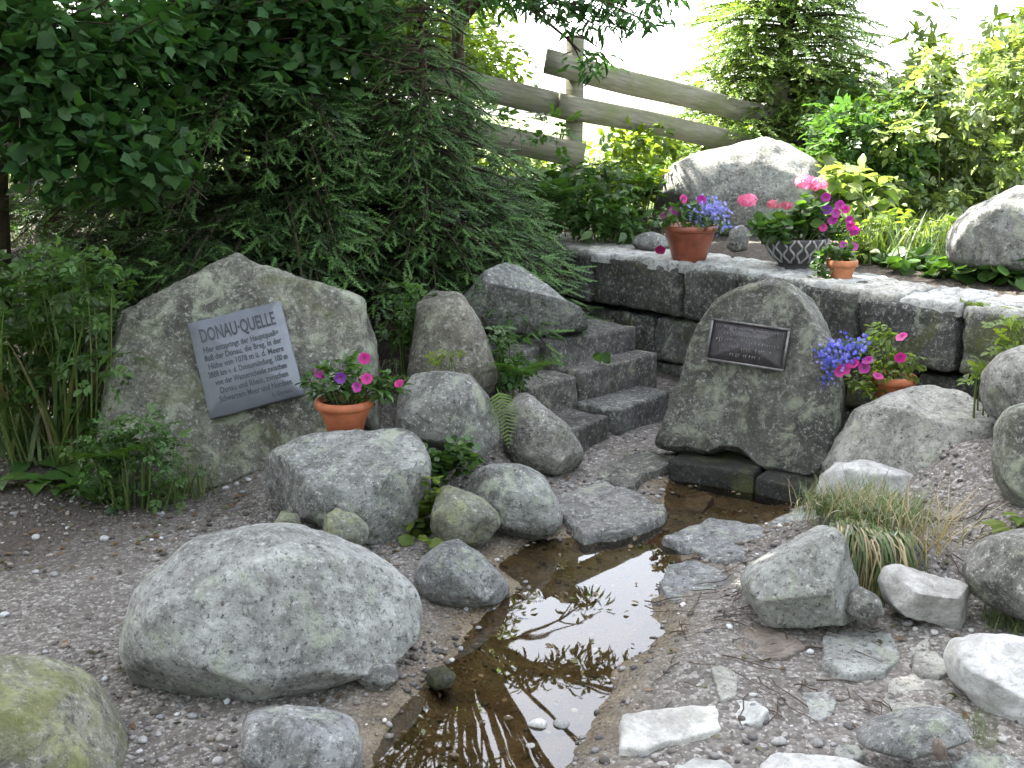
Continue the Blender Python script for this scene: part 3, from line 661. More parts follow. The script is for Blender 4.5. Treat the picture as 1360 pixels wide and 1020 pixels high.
# ------------------------------------------------------------------ plaques
def plaque_frame(px, fr, off):
    pc, n, u, v = fr; p0 = pc+n*off
    Q = np.array([on_plane(a, b, p0, n) for a, b in px]); c = Q.mean(0)
    U = (Q[1]-Q[0])+(Q[2]-Q[3]); W = np.linalg.norm(U)/2; U /= np.linalg.norm(U)
    Vv = np.cross(n, U); Vv = -Vv if Vv[2] < 0 else Vv
    H = abs(((Q[0]-Q[3])+(Q[1]-Q[2]))@Vv)/2
    return c, U, Vv, n, W, H
def plate_mesh(name, W, H, T, bev=.006, wob=0.0, seed=0):
    nx = 14; ny = 14; g = Geo(); S = []
    per = [(-W/2+W*i/nx, H/2) for i in range(nx)]+[(W/2, H/2-H*i/ny) for i in range(ny)]+[(W/2-W*i/nx, -H/2) for i in range(nx)]+[(-W/2, -H/2+H*i/ny) for i in range(ny)]
    O = np.array(per); k = len(O)
    if wob: O = O + wob*np.stack([perlin(np.stack([O[:, 0]*16, O[:, 1]*16, O[:, 0]*0+seed+j*9], 1)) for j in (0, 1)], 1)
    V = []; 
    for s, z in ((1, -T), (1, T*.4), (1-2*bev/W, T)): V.append(np.column_stack([O*s, np.full(k, z)]))
    V = np.concatenate(V); F = [(i*k+j, i*k+(j+1) % k, (i+1)*k+(j+1) % k, (i+1)*k+j) for i in range(2) for j in range(k)]
    V = np.vstack([V, [0, 0, T], [0, 0, -T]]); F3 = [(2*k+j, 2*k+(j+1) % k, 3*k) for j in range(k)]+[((j+1) % k, j, 3*k+1) for j in range(k)]
    return mesh_np(name, V, [np.array(F)[:, ::-1], np.array(F3)[:, ::-1]])
def text_mesh(txt, size, width=None, shear=0.0, bold=0.0, ext=.0012, align='CENTER'):
    cu = bpy.data.curves.new('lettering', 'FONT'); cu.body = txt; cu.size = size; cu.align_x = align; cu.align_y = 'CENTER'
    cu.extrude = ext; cu.offset = bold; cu.shear = shear; cu.resolution_u = 3
    o = bpy.data.objects.new('lettering', cu); COL.objects.link(o)
    dg = bpy.context.evaluated_depsgraph_get(); me = bpy.data.meshes.new_from_object(o.evaluated_get(dg))
    bpy.data.objects.remove(o); 
    co = np.zeros(len(me.vertices)*3, np.float32); me.vertices.foreach_get('co', co); co = co.reshape(-1, 3)
    if width: co[:, 0] *= width/(co[:, 0].max()-co[:, 0].min())
    me.vertices.foreach_set('co', co.ravel()); me.update(); return me
def frame_matrix(c, U, V, n):
    M = Matrix(((U[0], V[0], n[0], c[0]), (U[1], V[1], n[1], c[1]), (U[2], V[2], n[2], c[2]), (0, 0, 0, 1))); return M
c, U, V_, n_, W_, H_ = plaque_frame([(251, 429), (378, 400), (399, 525), (278, 559)], memo_fr, .165)
pl = obj('inscription_plaque', plate_mesh('inscription_plaque', W_, H_, .016, .004, .004, 3), MATS['plaque_grey']); pl.matrix_world = frame_matrix(c, U, V_, n_)
tag(pl, 'square slate grey plaque headed DONAU-QUELLE, tilted on the memorial boulder', 'plaque')
def letters(root, txt, size, x, y, z, width, mat, shear=0, bold=0):
    o = obj('lettering', text_mesh(txt, size, width, shear, bold), MATS[mat], root); o.location = (x, y, z); return o
h = letters(pl, 'DONAU·QUELLE', H_*.155, 0, H_*.33, .0168, W_*.80, 'plaque_ink', bold=.0012); h.scale = (1, 1.25, 1)
LN = [('Hier entspringt der Hauptquell=', .80, 0), ('fluß der Donau, die Breg, in der', .82, 0), ('Höhe von 1078 m ü. d. Meere', .80, .01), ('2888 km v. d. Donaumündung, 100 m', .84, .01),
      ('von der Wasserscheide zwischen', .76, .02), ('Donau und Rhein, zwischen', .72, .03), ('Schwarzem Meer und Nordsee.', .78, .03)]
for k, (t, w, dx) in enumerate(LN):
    letters(pl, t, H_*.085, W_*dx, H_*(.185-.087*k), .0168, W_*w, 'plaque_ink', bold=.0004)
letters(pl, 'L. Öhrlein', H_*.055, W_*.28, -H_*.425, .0168, W_*.2, 'plaque_ink')
c, U, V_, n_, W_, H_ = plaque_frame([(944, 422), (1049, 437), (1043, 494), (940, 478)], spring_fr, .175)
bp = obj('bronze_tablet', plate_mesh('bronze_tablet', W_, H_, .014, .003), MATS['bronze']); bp.matrix_world = frame_matrix(c, U, V_, n_)
tag(bp, 'dark bronze tablet with a raised rim on the spring stone', 'plaque')
def bar(x0, y0, x1, y1, z0, z1):
    V = np.array([(x, y, z) for z in (z0, z1) for x, y in ((x0, y0), (x1, y0), (x1, y1), (x0, y1))])
    return V, np.array([(0, 3, 2, 1), (4, 5, 6, 7), (0, 1, 5, 4), (1, 2, 6, 5), (2, 3, 7, 6), (3, 0, 4, 7)])
e = .010
for (x0, y0, x1, y1) in ((-W_/2, H_/2-e, W_/2, H_/2), (-W_/2, -H_/2, W_/2, -H_/2+e), (-W_/2, -H_/2+e, -W_/2+e, H_/2-e), (W_/2-e, -H_/2+e, W_/2, H_/2-e)):
    g = Geo(); g.add(*bar(x0, y0, x1, y1, .0125, .021)); o = g.build('raised_rim', MATS['bronze_worn'], None, np.zeros(3)); o.parent = bp
g = Geo(); rr = random.Random(4)      # worn unreadable relief letters
for row, wd in enumerate((.86, .62, .80, .60, .40)):
    x = -W_*wd/2; y = H_*(.33-.155*row)
    while x < W_*wd/2:
        w = rr.uniform(.005, .009)
        if rr.random() < .85:
            hgt = H_*.085*rr.uniform(.8, 1.1); s = rr.choice((0, 1, 2))
            g.add(*bar(x, y-hgt/2, x+w*.35, y+hgt/2, .0125, .0168))
            if s: g.add(*bar(x+w*.36, y+(hgt*.2 if s == 1 else -hgt*.5), x+w*.8, y+(hgt*.45 if s == 1 else -hgt*.25), .0125, .0168))
        x += w+rr.uniform(.003, .005) if rr.random() < .85 else .016
o = g.build('relief_lettering', MATS['bronze_worn'], None, np.zeros(3)); o.parent = bp

# ------------------------------------------------------------------ leaf templates and scattering
def T_oval(w=.5, fold=.12, n=3):
    V = [(0, 0, 0)]; 
    for k in range(1, n+1):
        t = k/(n+1); ww = w*.5*math.sin(math.pi*t**.8)
        V += [(-ww, t, fold*ww*2), (0, t, -.10*t*t), (ww, t, fold*ww*2)]
    V.append((0, 1, -.16)); F = [(0, 2, 1), (0, 3, 2)]
    for k in range(n-1):
        a = 1+3*k; F += [(a, a+1, a+4), (a, a+4, a+3), (a+1, a+2, a+5), (a+1, a+5, a+4)]
    a = 1+3*(n-1); F += [(a, a+1, len(V)-1), (a+1, a+2, len(V)-1)]
    return np.array(V, float), np.array(F)
def T_lobed():
    pts = [(0, 0), (.20, .02), (.40, .10), (.42, .24), (.54, .46), (.38, .52), (.30, .70), (.17, .78), (0, 1.05)]
    out = pts+[(-x, y) for x, y in pts[-2:0:-1]]
    V = [(0, .38, -.03)]+[(x, y, .10*abs(x)-.10*y*y) for x, y in out]; n = len(out)
    return np.array(V, float), np.array([(0, 1+k, 1+(k+1) % n) for k in range(n)])[:, ::-1]
def T_round(n=9):
    V = [(0, .45, -.05)]; 
    for k in range(n):
        a = -math.pi/2+math.pi*2*k/n; r = .5*(1+.06*(-1)**k); V.append((r*math.cos(a), .48+r*math.sin(a), .05))
    return np.array(V, float), np.array([(0, 1+k, 1+(k+1) % n) for k in range(n)])
def T_compound(pairs=3):
    """pinnate leaf with toothed leaflets"""
    tv, tf = T_oval(.55, .12, 2); V = []; F = []; n = 0
    lay = [(1.0, 0, .42)]+[(.78-.25*i, s, .36) for i in range(pairs-1) for s in (-1, 1)]
    for t, s, L in lay:
        a = s*rad(62); R = np.array(((math.cos(a), math.sin(a), 0), (-math.sin(a), math.cos(a), 0), (0, 0, 1)))
        V.append((tv*L)@R.T + np.array((0, t*.6, -.1*t*t))); F.append(tf+n); n += len(tv)
    V.append(np.array([(-.008, 0, 0), (.008, 0, 0), (0, .6, -.1)])); F.append(np.array([(0, 1, 2)])+n)
    return np.concatenate(V), np.concatenate(F)
def T_shoot(n=31, L=1.0, nl=.155, seed=0, wd=.028):
    """spruce shoot along +y: woody twig with bristling needles"""
    r = np.random.RandomState(seed); V = []; F = []; k = 0
    for i in range(n):
        t = (i+.5)/n; a = i*2.399+r.uniform(-.3, .3); l = nl*r.uniform(.8, 1.1)*(1-.35*t)
        up = math.sin(a); rad_ = np.array((math.cos(a), 0, up*.8)); d = rad_*.8+np.array((0, .75, .12)); d /= np.linalg.norm(d)
        b = np.array((0, t*L*.93, 0)); sd = np.cross(d, (.3, .2, 1.)); sd = sd/np.linalg.norm(sd)*wd
        V += [b-sd, b+sd, b+d*l]; F.append((k, k+1, k+2)); k += 3
    w = .012; V += [(-w, 0, 0), (w, 0, 0), (0, L*.98, 0), (0, 0, -w), (0, 0, w)]; F += [(k, k+1, k+2), (k+3, k+4, k+2)]
    return np.array(V, float), np.array(F)
def T_blade(n=4, bend=.5, w=.018):
    V = []; F = []
    for k in range(n+1):
        t = k/n; ww = w*(1-t**1.6)+.0008; a = bend*t; V += [(-ww, bend*t*t*.9, t*(1-.28*bend*t)), (ww, bend*t*t*.9, t*(1-.28*bend*t))]
    for k in range(n): F += [(2*k, 2*k+1, 2*k+3), (2*k, 2*k+3, 2*k+2)]
    return np.array(V, float), np.array(F)
def T_frond(pairs=16, tw=.34):
    V = []; F = []; n = 0
    def P(t): return np.array((0, t, .30*t-.62*t*t))
    for i in range(pairs):
        t = .10+.88*i/(pairs-1); L = tw*math.sin(math.pi*min(1, .18+.82*t)**.9)*(1-.25*t)+.015; b = P(t); wd = .030*(1.15-.5*t)
        for s in (-1, 1):
            d = np.array((s*.93, .36, -.12)); q = np.array((-.1*s, 1, 0))*wd
            V += [b-q*.5, b+q*.6, b+d*L*.5+q*.62, b+d*L*.5-q*.42, b+d*L]; F += [(n, n+1, n+2), (n, n+2, n+3), (n+3, n+2, n+4)]; n += 5
    for i in range(5):
        a, b = P(i/5), P((i+1)/5); V += [a-(.007, 0, 0), a+np.array((.007, 0, 0)), b]; F.append((n, n+1, n+2)); n += 3
    return np.array(V, float), np.array(F)
TPL = dict(oval=T_oval(), narrow=T_oval(.28), wide=T_oval(.75, .1), lobed=T_lobed(), round=T_round(), comp=T_compound(), shoot=T_shoot(), shoot_far=T_shoot(18, 1, .2, 3, .03), shoot_mid=T_shoot(18, 1, .17, 5, .036), blade=T_blade(4, .5, .011), blade_up=T_blade(4, .25, .014), frond=T_frond())
def T_hang(n=6, w=.0062):
    V = []; F = []
    for k in range(n+1):
        t = k/n; ww = w*(1-t**1.8)+.0008; V += [(-ww, .72*t-.25*t*t, .42*t-1.05*t*t), (ww, .72*t-.25*t*t, .42*t-1.05*t*t)]
    for k in range(n): F += [(2*k, 2*k+1, 2*k+3), (2*k, 2*k+3, 2*k+2)]
    return np.array(V, float), np.array(F)
TPL['blade_hang'] = T_hang()
def basis(Yd, roll, rs):
    """frames with local y along Yd and local z near up, rolled"""
    Yd = Yd/(np.linalg.norm(Yd, axis=1)[:, None]+1e-9)
    up = np.tile((0, 0, 1.), (len(Yd), 1)) + rs.normal(size=Yd.shape)*roll
    X = np.cross(Yd, up); X /= np.linalg.norm(X, axis=1)[:, None]+1e-9; Z = np.cross(X, Yd)
    return np.stack([X, Yd, Z], -1)
def stamp(geo, tpl, pos, frames, size, cols):
    tv, tf = TPL[tpl]; n = len(pos); k = len(tv)
    size = np.asarray(size); size = size[:, None, None] if size.ndim == 1 else size
    V = np.einsum('nij,kj->nki', frames, tv)*size + pos[:, None]
    F = (tf[None]+np.arange(n)[:, None, None]*k).reshape(-1, 3)
    geo.V.append(V.reshape(-1, 3)); geo.F3.append(F+geo.n); geo.C.append(np.repeat(cols, k, 0)); geo.n += n*k
def tints(rs, n, lo=.65, hi=1.35, warm=.15):
    b = rs.uniform(lo, hi, n)[:, None]; w = rs.uniform(-warm, warm, n)[:, None]
    return b*(1+w*np.array((1., .3, -.6)))
def leaf_dirs(rs, n, droop=.35, out=None):
    d = rs.normal(size=(n, 3)); d[:, 2] = d[:, 2]*.45-droop
    if out is not None: d = d+out
    return d
def cluster_points(rs, centers, rad_, n):
    k = rs.randint(0, len(centers), n); p = rs.normal(size=(n, 3)); p /= np.linalg.norm(p, axis=1)[:, None]
    p *= (rs.uniform(0, 1, n)**.5)[:, None]*np.asarray(rad_)
    return centers[k]+p, p, k

def bez(a, b, c, n=7):
    t = np.linspace(0, 1, n)[:, None]; return (1-t)**2*a+2*t*(1-t)*b+t*t*c
def broad_tree(name, label, base, fork, clusters, crad, nleaf, tpl, size, mat, seed, trunk_r=.08, group=None, droop=.35, extra_limbs=True):
    """trunk to `fork`, one limb to every cluster, leaves round the clusters"""
    rs = np.random.RandomState(seed); base = np.array(base, float); fork = np.array(fork, float); clusters = np.array(clusters, float)
    root = thing(name, label, 'tree', base, group); g = Geo()
    g.add(*tube(bez(base-(0, 0, .1), (base+fork)/2+rs.normal(size=3)*.06, fork, 9), np.linspace(trunk_r, trunk_r*.6, 9), 9))
    child('trunk', g, MATS['bark'], root, True); g = Geo()
    for c in clusters:
        m = fork*.55+c*.45+(0, 0, .15); P = bez(fork+(base-fork)*rs.uniform(0, .35), m, c, 7)
        g.add(*tube(P, np.linspace(trunk_r*.4, .006, 7), 6))
        for _ in range(4):
            e = c+rs.normal(size=3)*np.asarray(crad)*.7; s = P[rs.randint(3, 6)]; g.add(*tube(bez(s, (s+e)/2+(0, 0, .05), e, 5), np.linspace(.008, .003, 5), 4))
    child('limbs', g, MATS['bark'], root, True); g = Geo()
    p, off, k = cluster_points(rs, clusters, crad, nleaf)
    d = leaf_dirs(rs, nleaf, droop, off/np.linalg.norm(off, axis=1)[:, None]*.7)
    ct = rs.uniform(.75, 1.25, len(clusters))[k][:, None]
    stamp(g, tpl, p, basis(d, .55, rs), rs.uniform(.7, 1.25, nleaf)*size, tints(rs, nleaf)*ct)
    child('crown', g, MATS[mat], root); return root
def spruce(name, label, base, height, z0, z1, rbot, seed, mat='needle_dark', dense=True, group=None, nbr=8, dz=.17, shoot=.16, az=None, droop=.3, power=.8, top=0.0, tpl=None):
    """branches from height z0 to z1 (absolute over base); rbot = reach at z0"""
    rs = np.random.RandomState(seed); base = np.array(base, float); root = thing(name, label, 'tree', base, group)
    g = Geo(); g.add(*tube([base+(0, 0, height*t-.1) for t in np.linspace(0, 1, 9)], np.linspace(.016*height, .01, 9), 10)); child('trunk', g, MATS['bark'], root, True)
    gb = Geo(); gn = Geo(); P0 = []; D0 = []; S0 = []; C0 = []
    z = z0
    while z < z1:
        reach = rbot*((height-z)/(height-z0))**power*(1-top*min(1, (z-z0)/(z1-z0)))
        for b in range(nbr):
            a = rs.uniform(0, 2*math.pi) if az is None else rs.uniform(*az)
            L = reach*rs.uniform(.75, 1.1); zz = z+rs.uniform(-dz/2, dz/2); dirh = np.array((math.cos(a), math.sin(a), 0))
            s = base+(0, 0, zz); m = s+dirh*L*.55+(0, 0, L*.10); e = s+dirh*L+(0, 0, -droop*L+rs.uniform(-.05, .05)*L)
            P = bez(s, m, e, 8); gb.add(*tube(P, np.linspace(.006+.007*L, .003, 8), 5))
            nt = max(4, int(L/(.055 if dense else .14)))
            ts = np.linspace(.16, 1, nt); side = np.array((-dirh[1], dirh[0], 0)); bc = rs.uniform(.75, 1.2)
            for i, t in enumerate(ts):
                q = (1-t)**2*s+2*t*(1-t)*m+t*t*e; tl = (.42*L*(1-t)**.75*min(1, t*3)+.10)*rs.uniform(.7, 1.1)
                sg = 1 if i % 2 else -1
                d = dirh*(.75+.4*t)+side*sg*(1.0-.45*t)+np.array((0, 0, -.22+rs.uniform(-.45, .25))); d /= np.linalg.norm(d)
                if t > .97: d = dirh+np.array((0, 0, -.3))
                k = max(1, int(tl/(shoot*.7)))
                for j in range(k):
                    w = j/k*tl; P0.append(q+d*w); D0.append(d+rs.normal(size=3)*.26); S0.append(shoot*rs.uniform(.85, 1.25)); C0.append(bc*(1.8 if j == k-1 else .45))  # inner shoots tinted darker to paint shade into the crown, tips brightened
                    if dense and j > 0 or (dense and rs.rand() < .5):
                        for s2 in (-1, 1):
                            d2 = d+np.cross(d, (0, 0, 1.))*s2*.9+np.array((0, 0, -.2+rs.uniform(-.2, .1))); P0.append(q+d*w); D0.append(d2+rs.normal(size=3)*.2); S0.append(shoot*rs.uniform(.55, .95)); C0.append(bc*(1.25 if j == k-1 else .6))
        z += dz
    n = len(P0); C = tints(rs, n, .75, 1.25, .12)*np.array(C0)[:, None]
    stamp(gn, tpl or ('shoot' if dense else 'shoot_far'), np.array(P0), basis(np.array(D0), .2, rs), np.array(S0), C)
    child('branches', gb, MATS['bark'], root, True); child('crown', gn, MATS[mat], root); return root, n

# ------------------------------------------------------------------ trees
sp_base = np.array((-1.42, 6.6, .66))
r_, nsh = spruce('spruce_tree', 'dark drooping spruce overhanging the memorial boulder', sp_base, 9.5, .10, 2.4, 2.0, 3, nbr=12, dz=.14, shoot=.14, top=.75)
spruce('spruce_tree', 'younger spruce with drooping twigs in front of the fence boards', (-.50, 6.25, .56), 2.0, .06, 1.92, 1.05, 45, nbr=12, dz=.11, shoot=.12, top=.3)
# upper part of the same tree belongs to the same thing: extra crown
def crown_more(root, base, height, z0, z1, rbot, seed, mat='needle_dark', shoot=.3, nbr=8, dz=.28):
    t, n = spruce('tmp', 'x', base, height, z0, z1, rbot, seed, mat, False, None, nbr, dz, shoot)
    for c in list(t.children):
        if c.name.startswith('trunk'): bpy.data.objects.remove(c)
        else: c.parent = root; c.name = 'upper_'+c.name.split('.')[0]
    bpy.data.objects.remove(t)
crown_more(r_, sp_base, 9.5, 2.3, 9.2, .5, 9)
spruce('spruce_tree', 'tall spruce added for shade behind the fence, hidden deep in the dark thicket', (-3.6, 8.4, .9), 11, .4, 10.5, 2.3, 31, 'needle_dark', False, None, 9, .3, .32)  # added at the left back to help shade the foreground
spruce('spruce_tree', 'spruce standing far left of the fence among dark foliage', (-5.2, 6.2, .5), 11, .5, 10.5, 2.3, 32, 'needle_dark', False, None, 8, .3, .34)
spruce('spruce_tree', 'bushy sunlit spruce rising behind the terrace boulder and fence end', at(1035, 200, 9.3)*np.array((1, 1, 0))+(0, 0, .75), 4.8, .05, 4.6, .95, 33, 'needle_light', True, None, 15, .11, .19, None, .05, .6, tpl='shoot_mid')

# unseen spruces added behind the camera to keep low sky off the stones
src, _n = spruce('spruce_tree', 'unseen spruce added behind the path to block the low sky', (-3.5, -4.5, .1), 12, .3, 11.5, 2.6, 34, 'needle_dark', False, 'unseen spruces added behind the path', 8, .42, .42)
for x, y, a in ((.5, -5.5, 1), (4.2, -4.0, 2), (-6.5, -1.0, 3), (5.6, -.8, 4), (-4.5, 1.0, 5.2), (3.2, -2.6, 1.7), (2.5, -8, 5), (-2, -8.5, 6), (-7, 3, 4.4)):
    r2 = src.copy(); COL.objects.link(r2); r2.location = (x, y, .1); r2.rotation_euler = (0, 0, a)
    for ch in list(src.children):
        c2 = ch.copy(); COL.objects.link(c2); c2.parent = r2
# big leaved tree reaching in over the left of the fence
cl = [at(x, y, Y) for x, y, Y in ((30, 30, 5.0), (110, 60, 5.2), (60, 110, 5.0), (180, 40, 5.4), (150, 110, 5.3), (40, 170, 4.9), (230, 70, 5.7), (100, 160, 5.2), (-60, 80, 4.8), (-80, 10, 5.0), (250, 10, 6.0), (330, 30, 6.4), (180, 210, 5.1), (90, 215, 5.0), (300, 40, 6.0), (350, 15, 6.0), (400, 35, 6.1), (445, 60, 6.1), (360, 85, 6.0), (420, 5, 6.1), (290, 100, 5.9), (330, 125, 6.0), (230, 150, 5.6), (400, 110, 6.0), (470, 20, 6.3), (260, 60, 5.8))]
cl += [(-2.0, 5.2, 2.6), (-2.6, 5.0, 3.0), (-1.6, 5.6, 3.1), (-2.9, 5.8, 3.6), (-2.0, 5.9, 3.9), (-3.3, 5.2, 2.4), (-2.5, 6.4, 4.4)]
broad_tree('broadleaf_tree', 'broad leaved tree with lobed leaves drooping in front of the spruce', (-2.9, 6.0, .45), (-2.7, 5.9, 1.9), cl, (.30, .30, .2), 7800, 'lobed', .072, 'leaf_dark', 51, .09)
# unseen tree added outside the picture, its dense high crown shades the path
rsc = np.random.RandomState(41)
cl = [(rsc.uniform(-5.6, -1.2), rsc.uniform(3.6, 8.0), rsc.uniform(4.3, 6.6)) for _ in range(115)]+[(rsc.uniform(-4.5, -1.9), rsc.uniform(7.8, 9.4), rsc.uniform(4.4, 6.6)) for _ in range(45)]
broad_tree('broadleaf_tree', 'large unseen tree added to shade the path with its high crown', (-4.6, 4.6, .5), (-4.2, 5.0, 3.2), cl, (.6, .6, .35), 12500, 'lobed', .21, 'leaf_dark', 54, .16)
# backlit tree beyond the fence
rsb = np.random.RandomState(8)
cl = np.array([at(rsb.uniform(380, 680), rsb.uniform(-60, 105), rsb.uniform(9.4, 11)) for _ in range(34)]+[at(rsb.uniform(250, 640), rsb.uniform(-260, -60), rsb.uniform(9.4, 11)) for _ in range(22)])
broad_tree('broadleaf_tree', 'backlit yellow green tree glowing beyond the fence boards', (-2.3, 10.4, .9), (-2.0, 10.3, 2.3), cl, (.36, .36, .30), 15000, 'oval', .08, 'leaf_bright', 52, .07)
# overhanging branch
cl = [at(x, y, Y) for x, y, Y in ((690, -5, 7.1), (740, 8, 7.0), (800, 0, 7.0), (845, 22, 6.9), (880, -12, 6.9), (785, 30, 7.0), (785, 82, 7.5), (640, 5, 7.2))]
cl += [(rsb.uniform(-1.2, -.25), rsb.uniform(6.6, 8.0), rsb.uniform(3.0, 4.2)) for _ in range(14)]
cl += [(rsb.uniform(-.5, 1.3), rsb.uniform(6.4, 8.0), rsb.uniform(3.5, 5.0)) for _ in range(22)]
broad_tree('broadleaf_tree', 'slender tree whose narrow leaved branches hang over the fence post', (-.35, 8.05, .95), (-.4, 7.9, 2.6), cl, (.22, .22, .085), 3300, 'narrow', .095, 'leaf_dark', 53, .06, droop=.6)

# ------------------------------------------------------------------ fence
fence = thing('wooden_fence', 'weathered plank fence sloping down behind the terrace', 'fence', (.45, 7.9, .85))
def board(pa, pb, h, t=.028, sag=0., seed=0):
    """plank from point pa to pb (centre line), height h; local x along the plank"""
    pa, pb = np.array(pa, float), np.array(pb, float); d = pb-pa; L = np.linalg.norm(d); u = d/L; w = np.cross((0, 0, 1.), u); w /= np.linalg.norm(w); v = np.cross(u, w)
    n = 16; V = []; r = np.random.RandomState(seed); ph = r.uniform(0, 9)
    for i in range(n+1):
        x = L*i/n; wob = .006*math.sin(ph+x*2.3)+.004*math.sin(ph*2+x*5.1)
        for y, z in ((-t/2, -h/2+wob), (t/2, -h/2+wob), (t/2, h/2+wob*.6), (-t/2, h/2+wob*.6)): V.append((x, y, z))
    F = [(i*4+j, (i+1)*4+j, (i+1)*4+(j+1) % 4, i*4+(j+1) % 4) for i in range(n) for j in range(4)]+[(0, 1, 2, 3), (n*4+3, n*4+2, n*4+1, n*4)]
    o = obj('board', mesh_np('board', V, np.array(F)), MATS['wood'], fence)
    M = Matrix(((u[0], w[0], v[0], pa[0]), (u[1], w[1], v[1], pa[1]), (u[2], w[2], v[2], pa[2]), (0, 0, 0, 1)))
    o.matrix_parent_inverse = Matrix.Translation(-Vector(fence.location)); o.matrix_basis = M; return o
def fy(px):    # depth of the fence line at a picture column
    return np.interp(px, [-60, 620, 765, 950, 1400], [6.9, 7.5, 7.9, 8.6, 10.6])
def post(px, ytop, zb, w=.12, back=.09):
    Y = fy(px)+back; t = at(px, ytop, Y); x, y, z1 = t
    V = []; F = []
    for z in (zb-.2, z1-.01, z1): V += [(x+sx*w/2*(1 if z < z1 else .9), y+sy*w/2*(1 if z < z1 else .9), z) for sx, sy in ((-1, -1), (1, -1), (1, 1), (-1, 1))]
    for i in range(2): F += [(i*4+j, i*4+(j+1) % 4, (i+1)*4+(j+1) % 4, (i+1)*4+j) for j in range(4)]
    F.append((8, 9, 10, 11)); g = Geo(); g.add(V, F)
    o = g.build('post', MATS['wood'], fence, np.array(fence.location)); return o
post(764, 47, .85); post(300, 20, .8); post(-120, 60, .7); post(1035, 105, .8); post(1290, 150, .8)
def brd(x0, y0, x1, y1, h, off=0, seed=0): return board(at(x0, y0, fy(x0)+off), at(x1, y1, fy(x1)+off), h, seed=seed)
brd(725, 81, 1035, 160, .165, -.0, 1)
brd(300, 35, 764, 146, .175, .0, 2); brd(742, 138, 1035, 201, .16, -.032, 3)
brd(330, 115, 775, 208, .18, .0, 4)
brd(380, 195, 742, 262, .17, .0, 5)
brd(-120, 195, 302, 160, .19, 0, 6); brd(-120, 283, 302, 250, .19, 0, 7); brd(-120, 110, 302, 70, .18, 0, 10)
brd(1035, 145, 1420, 165, .17, 0, 8); brd(1035, 192, 1420, 200, .17, 0, 9)

# ------------------------------------------------------------------ bushes and herbs
def bush(name, label, cat, centers, crad, nleaf, tpl, size, mat, seed, base=None, stems=True, group=None, droop=.2, lo=.65, hi=1.35):
    rs = np.random.RandomState(seed); centers = np.array(centers, float)
    if base is None:
        b = centers.mean(0); base = np.array((b[0], b[1], gh(b[0], b[1])))
    root = thing(name, label, cat, base, group)
    if stems:
        g = Geo()
        for c in centers:
            s = np.array((base[0]*.35+c[0]*.65, base[1]*.35+c[1]*.65, 0)); s[2] = gh(s[0], s[1])-.02
            g.add(*tube(bez(s, (s+c)/2+rs.normal(size=3)*.03, c, 5), np.linspace(.006, .002, 5), 4))
        child('stems', g, MATS['green_stem'], root, True)
    g = Geo(); p, off, k = cluster_points(rs, centers, crad, nleaf)
    d = leaf_dirs(rs, nleaf, droop, off/(np.linalg.norm(off, axis=1)[:, None]+1e-6)*.6)
    stamp(g, tpl, p, basis(d, .45, rs), rs.uniform(.65, 1.25, nleaf)*size, tints(rs, nleaf, lo, hi))
    child('foliage', g, MATS[mat], root); return root
def px_centers(rs, n, x0, x1, y0, y1, Y0, Y1, top=None):
    C = []
    for _ in range(n):
        x = rs.uniform(x0, x1); y = rs.uniform(y0, y1) if top is None else rs.uniform(np.interp(x, *top), y1)
        C.append(at(x, y, rs.uniform(Y0, Y1)))
    return C
rv = np.random.RandomState(99)
bush('raspberry_bush', 'tall sunlit raspberry thicket right of the terrace boulder', 'bush', px_centers(rv, 46, 1080, 1210, 120, 300, 7.6, 8.8, ([1080, 1140, 1210], [190, 100, 110])), (.17, .17, .13), 1900, 'comp', .17, 'leaf_mid', 61)
bush('raspberry_bush', 'high bright thicket with white lit leaves behind the right terrace', 'bush', px_centers(rv, 84, 1190, 1400, 40, 300, 7.4, 9.0, ([1200, 1240, 1300, 1390], [90, 55, 70, 25])), (.18, .18, .14), 3300, 'comp', .17, 'leaf_pale', 62)
bush('herb_clump', 'broad leaved herbs glaring in the sun beside the terrace boulder', 'herbs', px_centers(rv, 26, 1090, 1190, 225, 310, 7.0, 7.7), (.13, .13, .09), 420, 'wide', .13, 'leaf_pale', 63)
bush('herb_clump', 'yellow green weeds behind the patterned bowl', 'herbs', px_centers(rv, 26, 1130, 1260, 285, 345, 6.2, 6.9), (.12, .12, .08), 800, 'oval', .075, 'leaf_bright', 64)
bush('herb_clump', 'round leaved low plants on the terrace edge above the wall', 'herbs', [on_ground(x, y)+(0, 0, .05) for x, y in ((1180, 350), (1215, 360), (1250, 368), (1290, 372), (1330, 380), (1270, 352), (1310, 362), (1350, 372), (1230, 345))], (.12, .12, .05), 330, 'round', .075, 'leaf_mid', 65, stems=False)
bush('herb_clump', 'leafy weeds growing under the dark weathered boulder', 'herbs', [on_ground(x, y)+(0, 0, .1) for x, y in ((1290, 360), (1330, 366), (1365, 372), (1390, 380), (1345, 350))], (.10, .10, .08), 160, 'round', .11, 'leaf_mid', 66, stems=False)
bush('herb_clump', 'shaded leafy undergrowth at the foot of the fence post', 'herbs', px_centers(rv, 34, 690, 870, 225, 310, 7.1, 7.9), (.14, .14, .09), 1300, 'oval', .085, 'leaf_mid', 67)
bush('herb_clump', 'compound leaved shoots climbing over the fence boards', 'herbs', px_centers(rv, 14, 640, 760, 235, 290, 7.1, 7.4)+[at(x, y, 7.35) for x, y in ((690, 165), (740, 175), (800, 215), (650, 150), (830, 230), (720, 225))], (.11, .08, .07), 190, 'comp', .17, 'leaf_mid', 68)
bush('climbing_shrub', 'leafy twigs hiding the left fence boards beside the young spruce', 'bush', px_centers(rv, 40, 440, 640, 95, 270, 6.9, 7.3), (.17, .12, .12), 1500, 'oval', .08, 'leaf_dark', 92)
